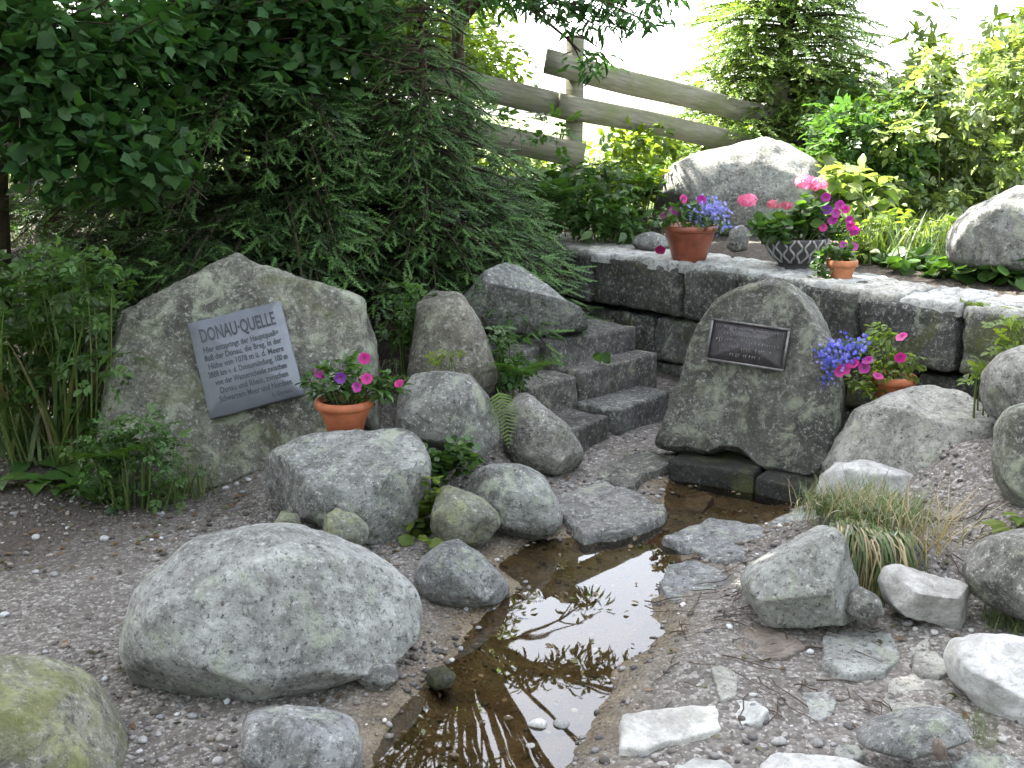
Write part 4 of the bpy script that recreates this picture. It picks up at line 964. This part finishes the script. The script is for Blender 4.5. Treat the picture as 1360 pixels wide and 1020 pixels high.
bush('hazel_shrub', 'sunlit leafy shrub crowding round the bushy spruce', 'bush', px_centers(rv, 46, 930, 1140, 70, 215, 8.9, 9.3), (.18, .15, .14), 1500, 'oval', .085, 'leaf_pale', 93)
bush('herb_clump', 'bright green weeds between the fence and the terrace boulder', 'herbs', px_centers(rv, 26, 780, 900, 175, 260, 8.0, 8.8), (.16, .16, .1), 900, 'oval', .09, 'leaf_bright', 69)
bush('meadow_shrub', 'sunny shrub showing through the gaps under the fence boards', 'bush', px_centers(rv, 40, 560, 960, 190, 270, 9.5, 11.0), (.3, .3, .16), 2600, 'oval', .09, 'leaf_bright', 70)
bush('meadow_shrub', 'bright shrub beyond the fence behind the dark spruce', 'bush', px_centers(rv, 60, -60, 520, 60, 300, 8.8, 10.5), (.35, .35, .22), 3000, 'oval', .10, 'leaf_bright', 71)
bush('meadow_shrub', 'pale sunlit bushes far right beyond the fence', 'bush', px_centers(rv, 40, 1040, 1420, 90, 230, 11, 13), (.4, .4, .25), 2600, 'oval', .11, 'leaf_pale', 72)
bush('fireweed', 'tall leafy stalks standing against the white sky on the right', 'herbs', px_centers(rv, 22, 1215, 1260, 20, 140, 8.3, 8.6), (.09, .09, .08), 330, 'narrow', .13, 'leaf_bright', 73)
bush('fireweed', 'leaf sprays poking up at the bright upper right corner', 'herbs', px_centers(rv, 16, 1310, 1380, 0, 120, 8.0, 8.6), (.10, .10, .08), 240, 'narrow', .12, 'leaf_bright', 74)
# left undergrowth
bush('herb_clump', 'goutweed with toothed leaves crowding the memorial boulder side', 'herbs', px_centers(rv, 60, -40, 155, 345, 560, 4.5, 4.95), (.10, .10, .08), 700, 'comp', .12, 'leaf_mid', 75, lo=.5, hi=1.3)
bush('herb_clump', 'sparse leafy weeds in front of the memorial boulder base', 'herbs', px_centers(rv, 34, 120, 245, 560, 670, 4.15, 4.35), (.07, .07, .06), 420, 'comp', .07, 'leaf_mid', 76)
def broad_plant(label, pts, size, mat, seed, tpl='wide', name='dock_plant'):
    rs = np.random.RandomState(seed); b = on_ground(*pts[0]); root = thing(name, label, 'plant', b)
    for x, y in pts:
        q = on_ground(x, y)
        for k in range(3):
            g = Geo(); d = rs.normal(size=(1, 3)); d[:, 2] = rs.uniform(.05, .5); d[:, 1] -= .3
            stamp(g, tpl, (q+rs.normal(size=3)*(.02, .02, 0)+(0, 0, .02))[None], basis(d, .15, rs), np.array([size*rs.uniform(.7, 1.2)]), tints(rs, 1, .8, 1.3)); child('leaf', g, MATS[mat], root)
broad_plant('broad leaved dock plant at the gravel edge on the left', [(20, 640), (60, 645), (90, 655), (110, 640), (130, 670), (75, 625)], .15, 'leaf_mid', 81)
broad_plant('lettuce green leafy weed on the dry earth bank', [(1345, 700), (1360, 692), (1335, 712)], .09, 'leaf_bright', 82)
bush('ivy_patch', 'leafy ground cover growing between the broad boulder and lichen rock', 'ground cover', [on_ground(x, y)+(0, 0, .03) for x, y in ((575, 735),)]+px_centers(rv, 12, 545, 585, 645, 735, 3.9, 4.05), (.04, .04, .05), 130, 'round', .05, 'leaf_bright', 83, stems=False)
bush('ivy_patch', 'small dark green ground cover under the rounded propped boulder', 'ground cover', px_centers(rv, 14, 560, 625, 590, 640, 4.15, 4.3), (.05, .05, .04), 260, 'round', .035, 'leaf_mid', 84, stems=False)
bush('seedling', 'bright green seedling in front of the upright brownish boulder', 'plant', px_centers(rv, 5, 578, 602, 462, 492, 4.72, 4.76), (.025, .02, .02), 14, 'comp', .075, 'leaf_bright', 85)
bush('seedling', 'compound leaved shoot at the wall foot beside the wall end boulder', 'plant', px_centers(rv, 6, 1285, 1320, 488, 508, 4.25, 4.35), (.03, .03, .02), 16, 'comp', .10, 'leaf_bright', 86)
bush('seedling', 'leafy shoots hanging over the top of the wall end', 'plant', px_centers(rv, 10, 1335, 1365, 418, 462, 4.3, 4.4), (.04, .03, .03), 40, 'comp', .09, 'leaf_bright', 87)
bush('seedling', 'leafy plants rooted in the crack left of the steps', 'plant', px_centers(rv, 14, 645, 700, 435, 505, 5.05, 5.2), (.06, .05, .05), 120, 'comp', .10, 'leaf_mid', 88)
bush('seedling', 'small coltsfoot growing behind the third step', 'plant', [at(800, 470, 5.6)], (.03, .02, .01), 4, 'round', .06, 'leaf_mid', 89)
bush('ivy_patch', 'dark leaves trailing below the spruce onto the upright brownish boulder', 'ground cover', px_centers(rv, 14, 505, 570, 380, 445, 5.1, 5.25), (.07, .05, .06), 170, 'comp', .09, 'leaf_mid', 90)
bush('moss_tuft', 'green moss cushion on the wall top joint', 'moss', [gz(x, y, .765) for x, y in ((1280, 402), (1295, 404), (1305, 406))], (.04, .03, .012), 260, 'oval', .018, 'leaf_bright', 91, stems=False)

def fern(label, px, py, Y, n, L, seed, spread=(0, 6.28), mat='leaf_mid', name='fern', lift=.8):
    rs = np.random.RandomState(seed); b = at(px, py, Y); root = thing(name, label, 'fern', b)
    for k in range(n):
        a = spread[0]+(spread[1]-spread[0])*(k+rs.uniform(.2, .8))/n; d = np.array([[math.cos(a), math.sin(a), lift*rs.uniform(.6, 1.2)]])
        g = Geo(); stamp(g, 'frond', b[None], basis(d, .08, rs), np.array([L*rs.uniform(.75, 1.15)]), tints(rs, 1, .8, 1.25)); child('frond', g, MATS[mat], root)
fern('single hanging fern frond between the rounded and pear shaped boulders', 660, 516, 4.50, 1, .27, 1, (-1.2, -.9), lift=-1.3, mat='leaf_bright')
fern('fern rosette sprouting beside the second step', 690, 500, 5.0, 7, .26, 2, (-2.9, .6))
fern('large fern under the fence post in the shade', 740, 268, 7.2, 8, .45, 3)
fern('sunny fern between the fence and the terrace boulder', 840, 270, 8.0, 10, .6, 4, mat='leaf_bright')
fern('second sunny fern close to the terrace boulder', 870, 265, 7.9, 9, .55, 5, mat='leaf_bright')
fern('shaded fern low at the dark left of the memorial boulder', 60, 470, 4.9, 9, .5, 6)
fern('feathery fern reaching over the memorial boulder foot', 150, 620, 4.3, 7, .34, 7, (-2.6, .3))
fern('fern clump in front of the dark left fence boards', 20, 400, 5.2, 9, .5, 8)

def grass(label, pts, n, L, seed, mat='grass_blade', tpl='blade', spread=.05, name='grass_tuft', dirs=None, dry=0.0, kind=None, cat='grass'):
    rs = np.random.RandomState(seed); P = np.array(pts, float); b = P.mean(0); root = thing(name, label, cat, b)
    for mt, cnt in ((mat, int(n*(1-dry))), ('grass_dry', int(n*dry))):
        if cnt < 1: continue
        g = Geo(); p = P[rs.randint(0, len(P), cnt)]+rs.normal(size=(cnt, 3))*(spread, spread, .003)
        a = rs.uniform(0, 2*math.pi, cnt) if dirs is None else rs.normal(dirs[0], dirs[1], cnt)
        lean = rs.uniform(0, .45, cnt); Yd = np.stack([np.cos(a), np.sin(a), -lean], 1); fr = basis(Yd, .15, rs)
        stamp(g, tpl, p, fr, rs.uniform(.55, 1.15, cnt)*L, tints(rs, cnt, .7, 1.3, .25)); child('blades' if mt == mat else 'dry_blades', g, MATS[mt], root)
    return root
tuft = [on_ground(x, y)+(0, 0, .02) for x, y in ((1095, 690), (1120, 685), (1150, 685), (1180, 690), (1205, 700), (1140, 700), (1170, 705))]
grass('thick grass tuft hanging over the three cornered boulder', tuft, 900, .15, 11, tpl='blade', spread=.045, dry=.35)
grass('long limp grass blades trailing between the white rock and the boulder', [on_ground(x, y)+(0, -.02, .05) for x, y in ((1128, 712), (1140, 716), (1155, 720), (1168, 722), (1178, 724))], 620, .42, 12, tpl='blade_hang', spread=.028, dirs=(-1.55, .38), dry=.35)
grass('dry straw blades spread over the earth behind the white rock', [on_ground(x, y)+(0, 0, .01) for x, y in ((1210, 725), (1235, 735), (1250, 720), (1225, 745))], 70, .24, 13, 'grass_dry', 'blade', .06, dirs=(-.2, 1.0))
grass('fresh grass sprig beside the slab of rock', [on_ground(x, y) for x, y in ((1295, 985), (1300, 965), (1290, 975), (1310, 990))], 110, .07, 14, 'grass_blade', 'blade', .02)
grass('green grass at the foot of the rounded right boulder', [on_ground(x, y) for x, y in ((1330, 835), (1345, 840), (1320, 828), (1360, 845))], 120, .11, 15, 'grass_blade', 'blade', .03)
grass('tiny weed tuft splitting the pale embedded stones', [on_ground(x, y)+(0, 0, .02) for x, y in ((1260, 878), (1262, 868))], 30, .05, 16, 'grass_blade', 'blade', .01)
grass('tall shaded grass stems at the dark left edge', [on_ground(x, y) for x, y in ((10, 600), (30, 605), (60, 600), (85, 610), (110, 605))], 110, .75, 17, 'grass_blade', 'blade_up', .06, dry=.15)
grass('green blades drooping all round the thick grass tuft', [q+(0, 0, .05) for q in tuft], 800, .19, 22, tpl='blade_hang', spread=.05, dry=.35)
grass('fine hanging grass in front of the memorial boulder foot', [on_ground(x, y) for x, y in ((190, 660), (215, 665), (240, 665), (170, 655), (255, 655))], 260, .20, 18, 'grass_blade', 'blade', .05)
grass('short grass at the top of the wall near the corner block', [gz(x, y, .78) for x, y in ((800, 322), (820, 318), (840, 315), (770, 312), (855, 320))], 200, .14, 19, 'grass_blade', 'blade', .06)
grass('sunny grass along the terrace behind the small pot', [at(x, y, Y)*np.array((1, 1, 0))+(0, 0, .77) for x, y, Y in ((1150, 330, 6.3), (1200, 335, 6.2), (1240, 330, 6.1), (1170, 320, 6.6), (1220, 320, 6.5), (1260, 320, 6.4))], 420, .3, 20, 'grass_blade', 'blade_up', .09)
grass('grass wisps rooted beside the upright brownish boulder', [at(535, 500, 4.9), at(525, 480, 4.95)], 60, .2, 21, 'grass_blade', 'blade_hang', .03)
rr2 = np.random.RandomState(5)
mg = Geo(); cnt = 9000; px_ = rr2.uniform(-6, 9, cnt); py_ = 8.4+rr2.uniform(0, 1, cnt)**1.6*9
P = np.stack([px_, py_, land(px_, py_, False)], 1); a = rr2.uniform(0, 6.28, cnt)
stamp(mg, 'blade_up', P, basis(np.stack([np.cos(a), np.sin(a), -.2+0*a], 1), .2, rr2), rr2.uniform(.15, .4, cnt), tints(rr2, cnt, .7, 1.3, .2))
tag(mg.build('meadow_grass', MATS['grass_blade'], None, np.zeros(3)), 'sunlit meadow grass beyond the fence', 'grass', kind='stuff')

# ------------------------------------------------------------------ flower pots
def petunia(g, p, d, r, colr, rs, dark=(.25, .02, .12)):
    d = np.asarray(d, float); d /= np.linalg.norm(d); fr = basis(np.cross(d, (.3, .9, .1))[None], 0, rs)[0]
    x = np.cross(d, (0.2, .1, 1.)); x /= np.linalg.norm(x); y = np.cross(d, x); n = 15; V = [p-d*r*.35]; C = [dark]
    ring = []
    for k in range(n):
        a = 2*math.pi*k/n; V.append(p-d*r*.08+(x*math.cos(a)+y*math.sin(a))*r*.32); C.append(np.array(colr)*.6)
    for k in range(n):
        a = 2*math.pi*k/n; rr_ = r*(1+.05*math.cos(5*a))*rs.uniform(.95, 1.05); V.append(p+d*r*rs.uniform(-.10, .08)+(x*math.cos(a)+y*math.sin(a))*rr_); C.append(np.array(colr)*rs.uniform(.85, 1.1))
    F = [(0, 1+k, 1+(k+1) % n) for k in range(n)]
    for k in range(n): a, b = 1+k, 1+(k+1) % n; F += [(a, a+n, b+n), (a, b+n, b)]
    g.V.append(np.array(V)); g.F3.append(np.array(F)+g.n); g.C.append(np.array(C)); g.n += len(V)
def floret(g, p, d, r, colr, rs):
    d = np.asarray(d, float); d /= np.linalg.norm(d)+1e-9; x = np.cross(d, (.2, .1, 1.)); x /= np.linalg.norm(x)+1e-9; y = np.cross(d, x); V = [p]; C = [np.array(colr)*1.3+.08]; F = []
    for k in range(5):
        a = 2*math.pi*k/5+rs.uniform(-.2, .2)
        for s, q in ((-.42, .75), (0, 1.05), (.42, .75)): V.append(p+(x*math.cos(a+s)+y*math.sin(a+s))*r*q+d*r*.12); C.append(np.array(colr)*rs.uniform(.8, 1.15))
        b = 1+3*k; F += [(0, b, b+1), (0, b+1, b+2)]
    g.V.append(np.array(V)); g.F3.append(np.array(F)+g.n); g.C.append(np.array(C)); g.n += len(V)
PINK = (.62, .02, .27); MAG = (.45, .02, .30); VIO = (.22, .03, .38); ROSE = (.78, .20, .36); BLUE = (.08, .09, .62); LILAC = (.30, .28, .75)
def potted(label, base, prof_h, r_top, r_bot, mat, cat='flower pot', bowl=False, rim=.012, yaw=0):
    root = thing('flower_pot', label, cat, base); h = prof_h; g = Geo()
    wall_ = [(0.001, 0), (r_bot*.98, 0), (r_bot, .005), (r_bot+(r_top-r_bot)*.5, h*.5), (r_top*.985, h-.03), (r_top*.985, h-.002), (r_top*.90, h-.004), (r_top*.86, h-.04), (0.001, h-.045)]
    if bowl: wall_ = [(0.001, 0), (r_bot*1.0, 0), (r_bot*1.02, .012), (r_bot*.92, .03), (r_bot*1.05, .05), (r_top*.80, h*.45), (r_top*.95, h*.72), (r_top, h-.01), (r_top*.97, h), (r_top*.90, h-.006), (r_top*.8, h-.05), (.001, h-.05)]
    g.add(*lathe(wall_, 48, base)); b = child('pot_body', g, MATS[mat], root, True)
    if not bowl and rim > 0:
        g = Geo(); R = r_top; g.add(*lathe([(R*.985+.001, h-.034), (R+rim*.7, h-.031), (R+rim, h-.018), (R+rim*.8, h-.003), (R+rim*.2, h+.003), (R*.93, h+.002), (R*.90, h-.01)], 48, base)); rm = child('rim', g, MATS[mat], root, True); rm.parent = b
    g = Geo(); sr = r_top*.87; V, F = lathe([(.001, h-.012), (sr*.5, h-.014), (sr, h-.022)], 24, base); V[:, 2] += .006*perlin(V*40); g.add(V, F); child('soil', g, MATS['soil'], root, True)
    return root
def pot_leaves(root, centers, crad, n, tpl, size, mat, seed, droop=.2):
    rs = np.random.RandomState(seed); centers = np.array(centers, float); g = Geo()
    base = np.array(root.location); st = Geo(); top = base+(0, 0, .1)
    for c in centers: st.add(*tube(bez(top+(c-top)*.25*np.array((1, 1, .2)), (top+c)/2+(0, 0, .03), c, 5), np.linspace(.004, .002, 5), 4))
    child('stems', st, MATS['green_stem'], root, True)
    p, off, k = cluster_points(rs, centers, crad, n); d = leaf_dirs(rs, n, droop, off/(np.linalg.norm(off, axis=1)[:, None]+1e-6)*.7)
    stamp(g, tpl, p, basis(d, .4, rs), rs.uniform(.65, 1.25, n)*size, tints(rs, n, .7, 1.35)); child('foliage', g, MATS[mat], root)
def flowers(root, lst, Y, r, seed, top=None):
    rs = np.random.RandomState(seed)
    for it in lst:
        x, y, c = it[:3]; yy = it[3] if len(it) > 3 else Y; p = at(x, y, yy); d = (EYE-p)/np.linalg.norm(EYE-p)+rs.normal(size=3)*.35+(0, 0, .25)
        g = Geo(); petunia(g, p, d, r*rs.uniform(.85, 1.15), c, rs); child('flower', g, MATS['petal'], root)
def umbels(root, lst, r, seed, colr, nf=40):
    rs = np.random.RandomState(seed)
    for x, y, Y, w in lst:
        g = Geo(); c = at(x, y, Y)
        for _ in range(nf):
            q = rs.normal(size=3); q /= np.linalg.norm(q); q[2] = q[2]*.75+.2; floret(g, c+q*w*np.array((1, 1, .7)), q, r, colr, rs)
        child('flower_head', g, MATS['petal'], root)
def lobelia(root, pts, spread, n, seed, r=.009, cols=(BLUE, LILAC)):
    rs = np.random.RandomState(seed); P = np.array(pts); g = Geo(); gl = Geo()
    for _ in range(n):
        p = P[rs.randint(len(P))]+rs.normal(size=3)*spread; d = np.array((rs.normal()*.5, -.9, .5+rs.normal()*.4)); floret(g, p, d, r*rs.uniform(.8, 1.2), cols[int(rs.rand() < .3)], rs)
    o = child('lobelia_blossom', g, MATS['petal'], root); o['kind'] = 'stuff'
    m = n*2; p = P[rs.randint(0, len(P), m)]+rs.normal(size=(m, 3))*np.array(spread)*.9+(0, .015, 0)
    stamp(gl, 'narrow', p, basis(leaf_dirs(rs, m), .5, rs), rs.uniform(.012, .024, m), tints(rs, m)); child('lobelia_leaves', gl, MATS['leaf_mid'], root)
# 1: terracotta pot by the memorial stone
Yp = 4.38; b = at(459, 576, Yp); p1 = potted('terracotta pot of purple petunias beside the memorial boulder', b, .150, .112, .072, 'terracotta')
rsf = np.random.RandomState(2)
pot_leaves(p1, [at(x, y, Yp+rsf.uniform(-.08, .1)) for x, y in ((415, 505), (425, 490), (440, 500), (455, 495), (470, 500), (485, 510), (500, 500), (515, 505), (450, 515), (470, 520), (435, 520), (490, 520), (508, 522), (420, 518), (460, 485), (478, 490), (455, 530), (525, 515))], (.035, .035, .03), 300, 'oval', .052, 'leaf_mid', 3)
flowers(p1, [(484, 476, PINK), (487, 503, PINK), (474, 514, MAG), (452, 502, VIO), (424, 496, MAG), (530, 509, PINK)], Yp-.12, .021, 4)
# 2: glazed pot on the wall
b = gz(915, 348, .755); Yw = b[1]; p2 = potted('dark glazed terracotta pot with lobelia and petunias on the wall', b, .215, .150, .095, 'terracotta_dark', rim=.006)
pot_leaves(p2, [at(x, y, Yw+rsf.uniform(-.12, .14)) for x, y in ((885, 295), (900, 285), (915, 292), (930, 288), (945, 290), (890, 280), (905, 275), (955, 298), (880, 290), (940, 300), (920, 280))], (.05, .05, .04), 260, 'oval', .05, 'leaf_mid', 5)
lobelia(p2, [at(x, y, Yw-.1) for x, y in ((920, 283), (935, 278), (945, 285), (950, 275), (957, 285), (930, 288), (963, 300), (943, 272))], .03, 190, 6, .010, (LILAC, (.16, .18, .62)))
flowers(p2, [(908, 264, PINK), (895, 280, MAG), (932, 265, MAG), (882, 286, (.16, .01, .08))], Yw-.1, .025, 7)
flowers(p2, [(877, 332, (.30, .01, .08))], Yw-.22, .03, 8)
# 3: patterned bowl
b = gz(1055, 359, .755); Yb = b[1]; p3 = potted('grey patterned concrete bowl planted with pink geraniums', b, .185, .172, .095, 'bowl_dark', bowl=True)
gr = Geo(); h = .185; nr = 26
for k in range(nr):
    P = []
    for t in np.linspace(.30, .985, 15):
        z = h*t; R = np.interp(z, [.05, h*.45, h*.72, h-.01, h], [.095*1.05, .172*.80, .172*.95, .172, .172*.97])+.002
        a = 2*math.pi*(k+.5*.62*math.cos(math.pi*(t-.30)/.685*3)*(1 if k % 2 else -1))/nr; P.append(b+(R*math.cos(a), R*math.sin(a), z))
    gr.add(*tube(P, .0062, 6))
child('lattice_relief', gr, MATS['bowl_light'], p3, True)
pot_leaves(p3, [at(x, y, Yb+rsf.uniform(-.14, .15)) for x, y in ((1010, 300), (1020, 310), (1030, 298), (1045, 300), (1060, 295), (1075, 300), (1085, 285), (1050, 285), (1065, 280), (1040, 310), (1075, 312), (1025, 290), (1090, 305), (1070, 270), (1085, 268))], (.05, .05, .04), 330, 'round', .055, 'leaf_mid', 9)
umbels(p3, [(993, 267, Yb-.05, .05), (1070, 243, Yb, .055), (1086, 246, Yb-.03, .05)], .020, 10, ROSE)
umbels(p3, [(1027, 272, Yb-.05, .035), (1044, 274, Yb-.05, .03)], .014, 11, (.45, .07, .12), 22)
pot_leaves(p3, [at(x, y, Yb-.02) for x, y in ((1100, 290), (1112, 285), (1120, 300), (1105, 310), (1128, 310), (1110, 325))], (.04, .04, .04), 110, 'oval', .045, 'leaf_mid', 12)
flowers(p3, [(1115, 272, MAG), (1123, 278, PINK), (1128, 292, MAG), (1106, 292, MAG), (1093, 302, PINK), (1135, 307, MAG), (1098, 278, VIO), (1110, 283, MAG), (1097, 262, MAG), (1130, 300, PINK)], Yb-.1, .026, 13)
flowers(p3, [(1121, 326, MAG), (1133, 328, MAG)], Yb-.2, .026, 14)
# 4: small pot
b = gz(1117, 372, .76); Ys = b[1]; p4 = potted('small orange terracotta pot trailing green leaves over the wall', b, .105, .072, .052, 'terracotta_pale', rim=.008)
pot_leaves(p4, [at(x, y, Ys+rsf.uniform(-.07, .06)) for x, y in ((1100, 335), (1112, 340), (1125, 338), (1090, 340), (1085, 352), (1088, 362), (1082, 372), (1098, 372), (1105, 330), (1120, 332), (1093, 378))], (.03, .03, .03), 190, 'round', .033, 'leaf_mid', 15)
# 5: pot beside the spring stone
Yk = 4.72; b = at(1183, 534, Yk); p5 = potted('terracotta pot with blue lobelia and magenta petunias beside the spring stone', b, .125, .095, .065, 'terracotta')
pot_leaves(p5, [at(x, y, Yk+rsf.uniform(-.1, .05)) for x, y in ((1150, 460), (1165, 455), (1175, 445), (1180, 470), (1190, 478), (1170, 480), (1160, 490), (1145, 500), (1150, 515), (1165, 520), (1205, 485), (1200, 500), (1180, 495), (1135, 505), (1170, 435), (1160, 505), (1212, 480))], (.04, .04, .035), 380, 'oval', .042, 'leaf_bright', 16)
lobelia(p5, [at(x, y, Yk-.14) for x, y in ((1100, 465), (1110, 458), (1120, 462), (1130, 455), (1105, 475), (1115, 470), (1125, 475), (1140, 458), (1098, 480), (1108, 485), (1100, 505), (1143, 462), (1095, 470))], .020, 240, 17)
flowers(p5, [(1197, 447, PINK), (1196, 475, PINK), (1166, 499, PINK), (1133, 483, PINK), (1122, 490, PINK), (1115, 494, PINK), (1152, 478, MAG), (1148, 488, MAG), (1182, 528, LILAC)], Yk-.16, .024, 18)

# ------------------------------------------------------------------ gravel, pebbles, twigs
def pebbles(n, seed, smin, smax, region, keep):
    rs = np.random.RandomState(seed); x = rs.uniform(region[0], region[1], n); y = rs.uniform(region[2], region[3], n)
    k = keep(x, y, rs); x, y = x[k], y[k]; n = len(x); z = land(x, y); s = smin*(smax/smin)**(rs.uniform(0, 1, n)**1.9)
    D, F = ico(1); m = len(D); ax = rs.uniform(.6, 1.2, (n, 1, 3))*np.array((1, 1, .6)); a = rs.uniform(0, 6.28, n)
    V = D[None]*ax*s[:, None, None]*(1+rs.uniform(-.18, .18, (n, m, 1))); c, s_ = np.cos(a)[:, None], np.sin(a)[:, None]
    V = np.stack([V[:, :, 0]*c-V[:, :, 1]*s_, V[:, :, 0]*s_+V[:, :, 1]*c, V[:, :, 2]], -1)+np.stack([x, y, z+s*.22], 1)[:, None]
    t = rs.uniform(0, 1, n)[:, None]; t = t**1.6; base = np.array((.07, .06, .055))*(1-t)+np.array((.34, .315, .295))*t
    base = np.where(rs.uniform(0, 1, (n, 1)) < .055, rs.uniform(.5, .72, (n, 1))*np.array((1, .98, .96)), base)
    base = base*(1+rs.uniform(-.12, .12, (n, 1))*np.array((1, .2, -.8)))
    return V.reshape(-1, 3), (F[None]+np.arange(n)[:, None, None]*m).reshape(-1, 3), np.repeat(base, m, 0)
def keep_fn(x, y, rs):
    dd = seg_dist(x, y, WPOLY); ins = inside(x, y, WPOLY); dens = fbm(np.stack([x*1.6, y*1.6, x*0], 1), 3)
    d = .42+1.2*dens; d = np.where((x > .15+.5*(3.2-y)) & (y < 3.7) & (y > 2.3), d*.45, d); d = np.where(ins, .45, np.where(dd < .09, d+.35, d)); d = np.where(y > 4.6, d*.5, d); d = np.where((x > .75) & (y > 3.5) & (y < 4.7), d*.8, d)
    return (rs.uniform(0, 1, len(x)) < d) & ~inside(x, y, TERR) & (np.abs(x) < .55*y+.3)
V, F, C = pebbles(38000, 3, .0022, .016, (-2.4, 2.2, 1.6, 5.3), keep_fn)
tag(obj('gravel', mesh_np('gravel', V, F, True, C), MATS['pebble']), 'loose grey and white gravel strewn over the path', 'gravel', kind='stuff')
# larger pebbles one can pick out
PEB = [(140, 718, .022), (72, 765, .016), (48, 715, .018), (48, 762, .012), (132, 873, .010), (60, 868, .010), (125, 960, .012), (190, 985, .016), (185, 1000, .011), (290, 1015, .018), (210, 978, .012), (635, 836, .013), (612, 865, .013),
       (600, 880, .011), (1000, 925, .012), (1035, 990, .020), (1085, 990, .018), (1075, 868, .014), (1270, 893, .012), (1205, 830, .016), (1215, 838, .012), (1240, 842, .014), (855, 690, .014), (880, 690, .012), (865, 700, .016), (745, 975, .028), (715, 980, .030), (705, 1005, .018), (740, 950, .016), (675, 970, .014), (1290, 840, .014), (1330, 985, .014), (330, 700, .014), (300, 690, .012), (235, 845, .010), (285, 640, .018), (300, 650, .016), (315, 645, .017), (330, 640, .015), (322, 655, .014), (700, 690, .016), (690, 700, .013), (660, 745, .012), (640, 748, .011), (1000, 940, .012), (560, 760, .016), (430, 700, .012), (520, 690, .012)]
rsp = np.random.RandomState(17)
for i, (x, y, s) in enumerate(PEB):
    q = on_ground(x, y); D, F = ico(2); P = D*np.array((rsp.uniform(.8, 1.2), rsp.uniform(.7, 1.0), .62))*s
    for _ in range(3):
        fn = rsp.normal(size=3); fn /= np.linalg.norm(fn); t = P@fn; P -= np.clip(t-t.max()*.7, 0, None)[:, None]*fn
    P += D*(s*.12*perlin(D*2+i*5))[:, None]
    cc = rsp.uniform(.22, .5)*np.array((1, .98, .97)); o = obj('pebble', mesh_np('pebble', P, F, True, np.tile(cc, (len(P), 1))), MATS['pebble'], None, (q[0], q[1], max(q[2], WATER_Z-.012)+s*.3))
    tag(o, 'small pale pebble lying loose on the gravel', 'pebble', 'loose pebbles on the path')
# dry twigs and straw lying on the ground
g = Geo(); rst = np.random.RandomState(23)
for i in range(130):
    x, y = (rst.uniform(880, 1180), rst.uniform(740, 960)) if i < 90 else ((rst.uniform(1190, 1330), rst.uniform(670, 760)) if i < 125 else (rst.uniform(40, 800), rst.uniform(700, 1010)))
    q = on_ground(x, y); a = rst.uniform(0, 6.28); L = rst.uniform(.05, .20); P = []
    for t in np.linspace(-.5, .5, 5):
        a2 = a+t*rst.uniform(-.8, .8); P.append((q[0]+math.cos(a2)*L*t, q[1]+math.sin(a2)*L*t, 0))
    P = np.array(P); P[:, 2] = land(P[:, 0], P[:, 1])+.006+.008*rst.rand(); P[:, 2] = np.maximum(P[:, 2], WATER_Z+.003); g.add(*tube(P, np.linspace(.0022, .0010, 5)*rst.uniform(.7, 1.3), 4))
tag(g.build('dry_twigs', MATS['twig'], None, np.zeros(3)), 'scattered dry twigs and straw on the wet path', 'twigs', kind='stuff')


# fallen leaves and bits of bark
rsl = np.random.RandomState(29); g = Geo(); n = 1100
x = np.concatenate([rsl.uniform(-2.3, -.4, 450), rsl.uniform(-2.2, 2.0, 450), rsl.uniform(.0, 1.0, 200)]); y = np.concatenate([rsl.uniform(3.5, 5.2, 450), rsl.uniform(2.0, 4.6, 450), rsl.uniform(4.5, 6.2, 200)])
P = np.stack([x, y, np.maximum(land(x, y), WATER_Z)+.006], 1); a = rsl.uniform(0, 6.28, n)
c = np.where(rsl.rand(n, 1) < .3, np.array((.35, .45, .25)), np.array((.42, .30, .22)))*rsl.uniform(.5, 1.2, (n, 1))
stamp(g, 'oval', P, basis(np.stack([np.cos(a), np.sin(a), rsl.normal(size=n)*.15], 1), .35, rsl), rsl.uniform(.012, .038, n), c)
tag(g.build('leaf_litter', MATS['grass_dry'], None, np.zeros(3)), 'brown fallen leaves scattered over the gravel', 'leaf litter', kind='stuff')
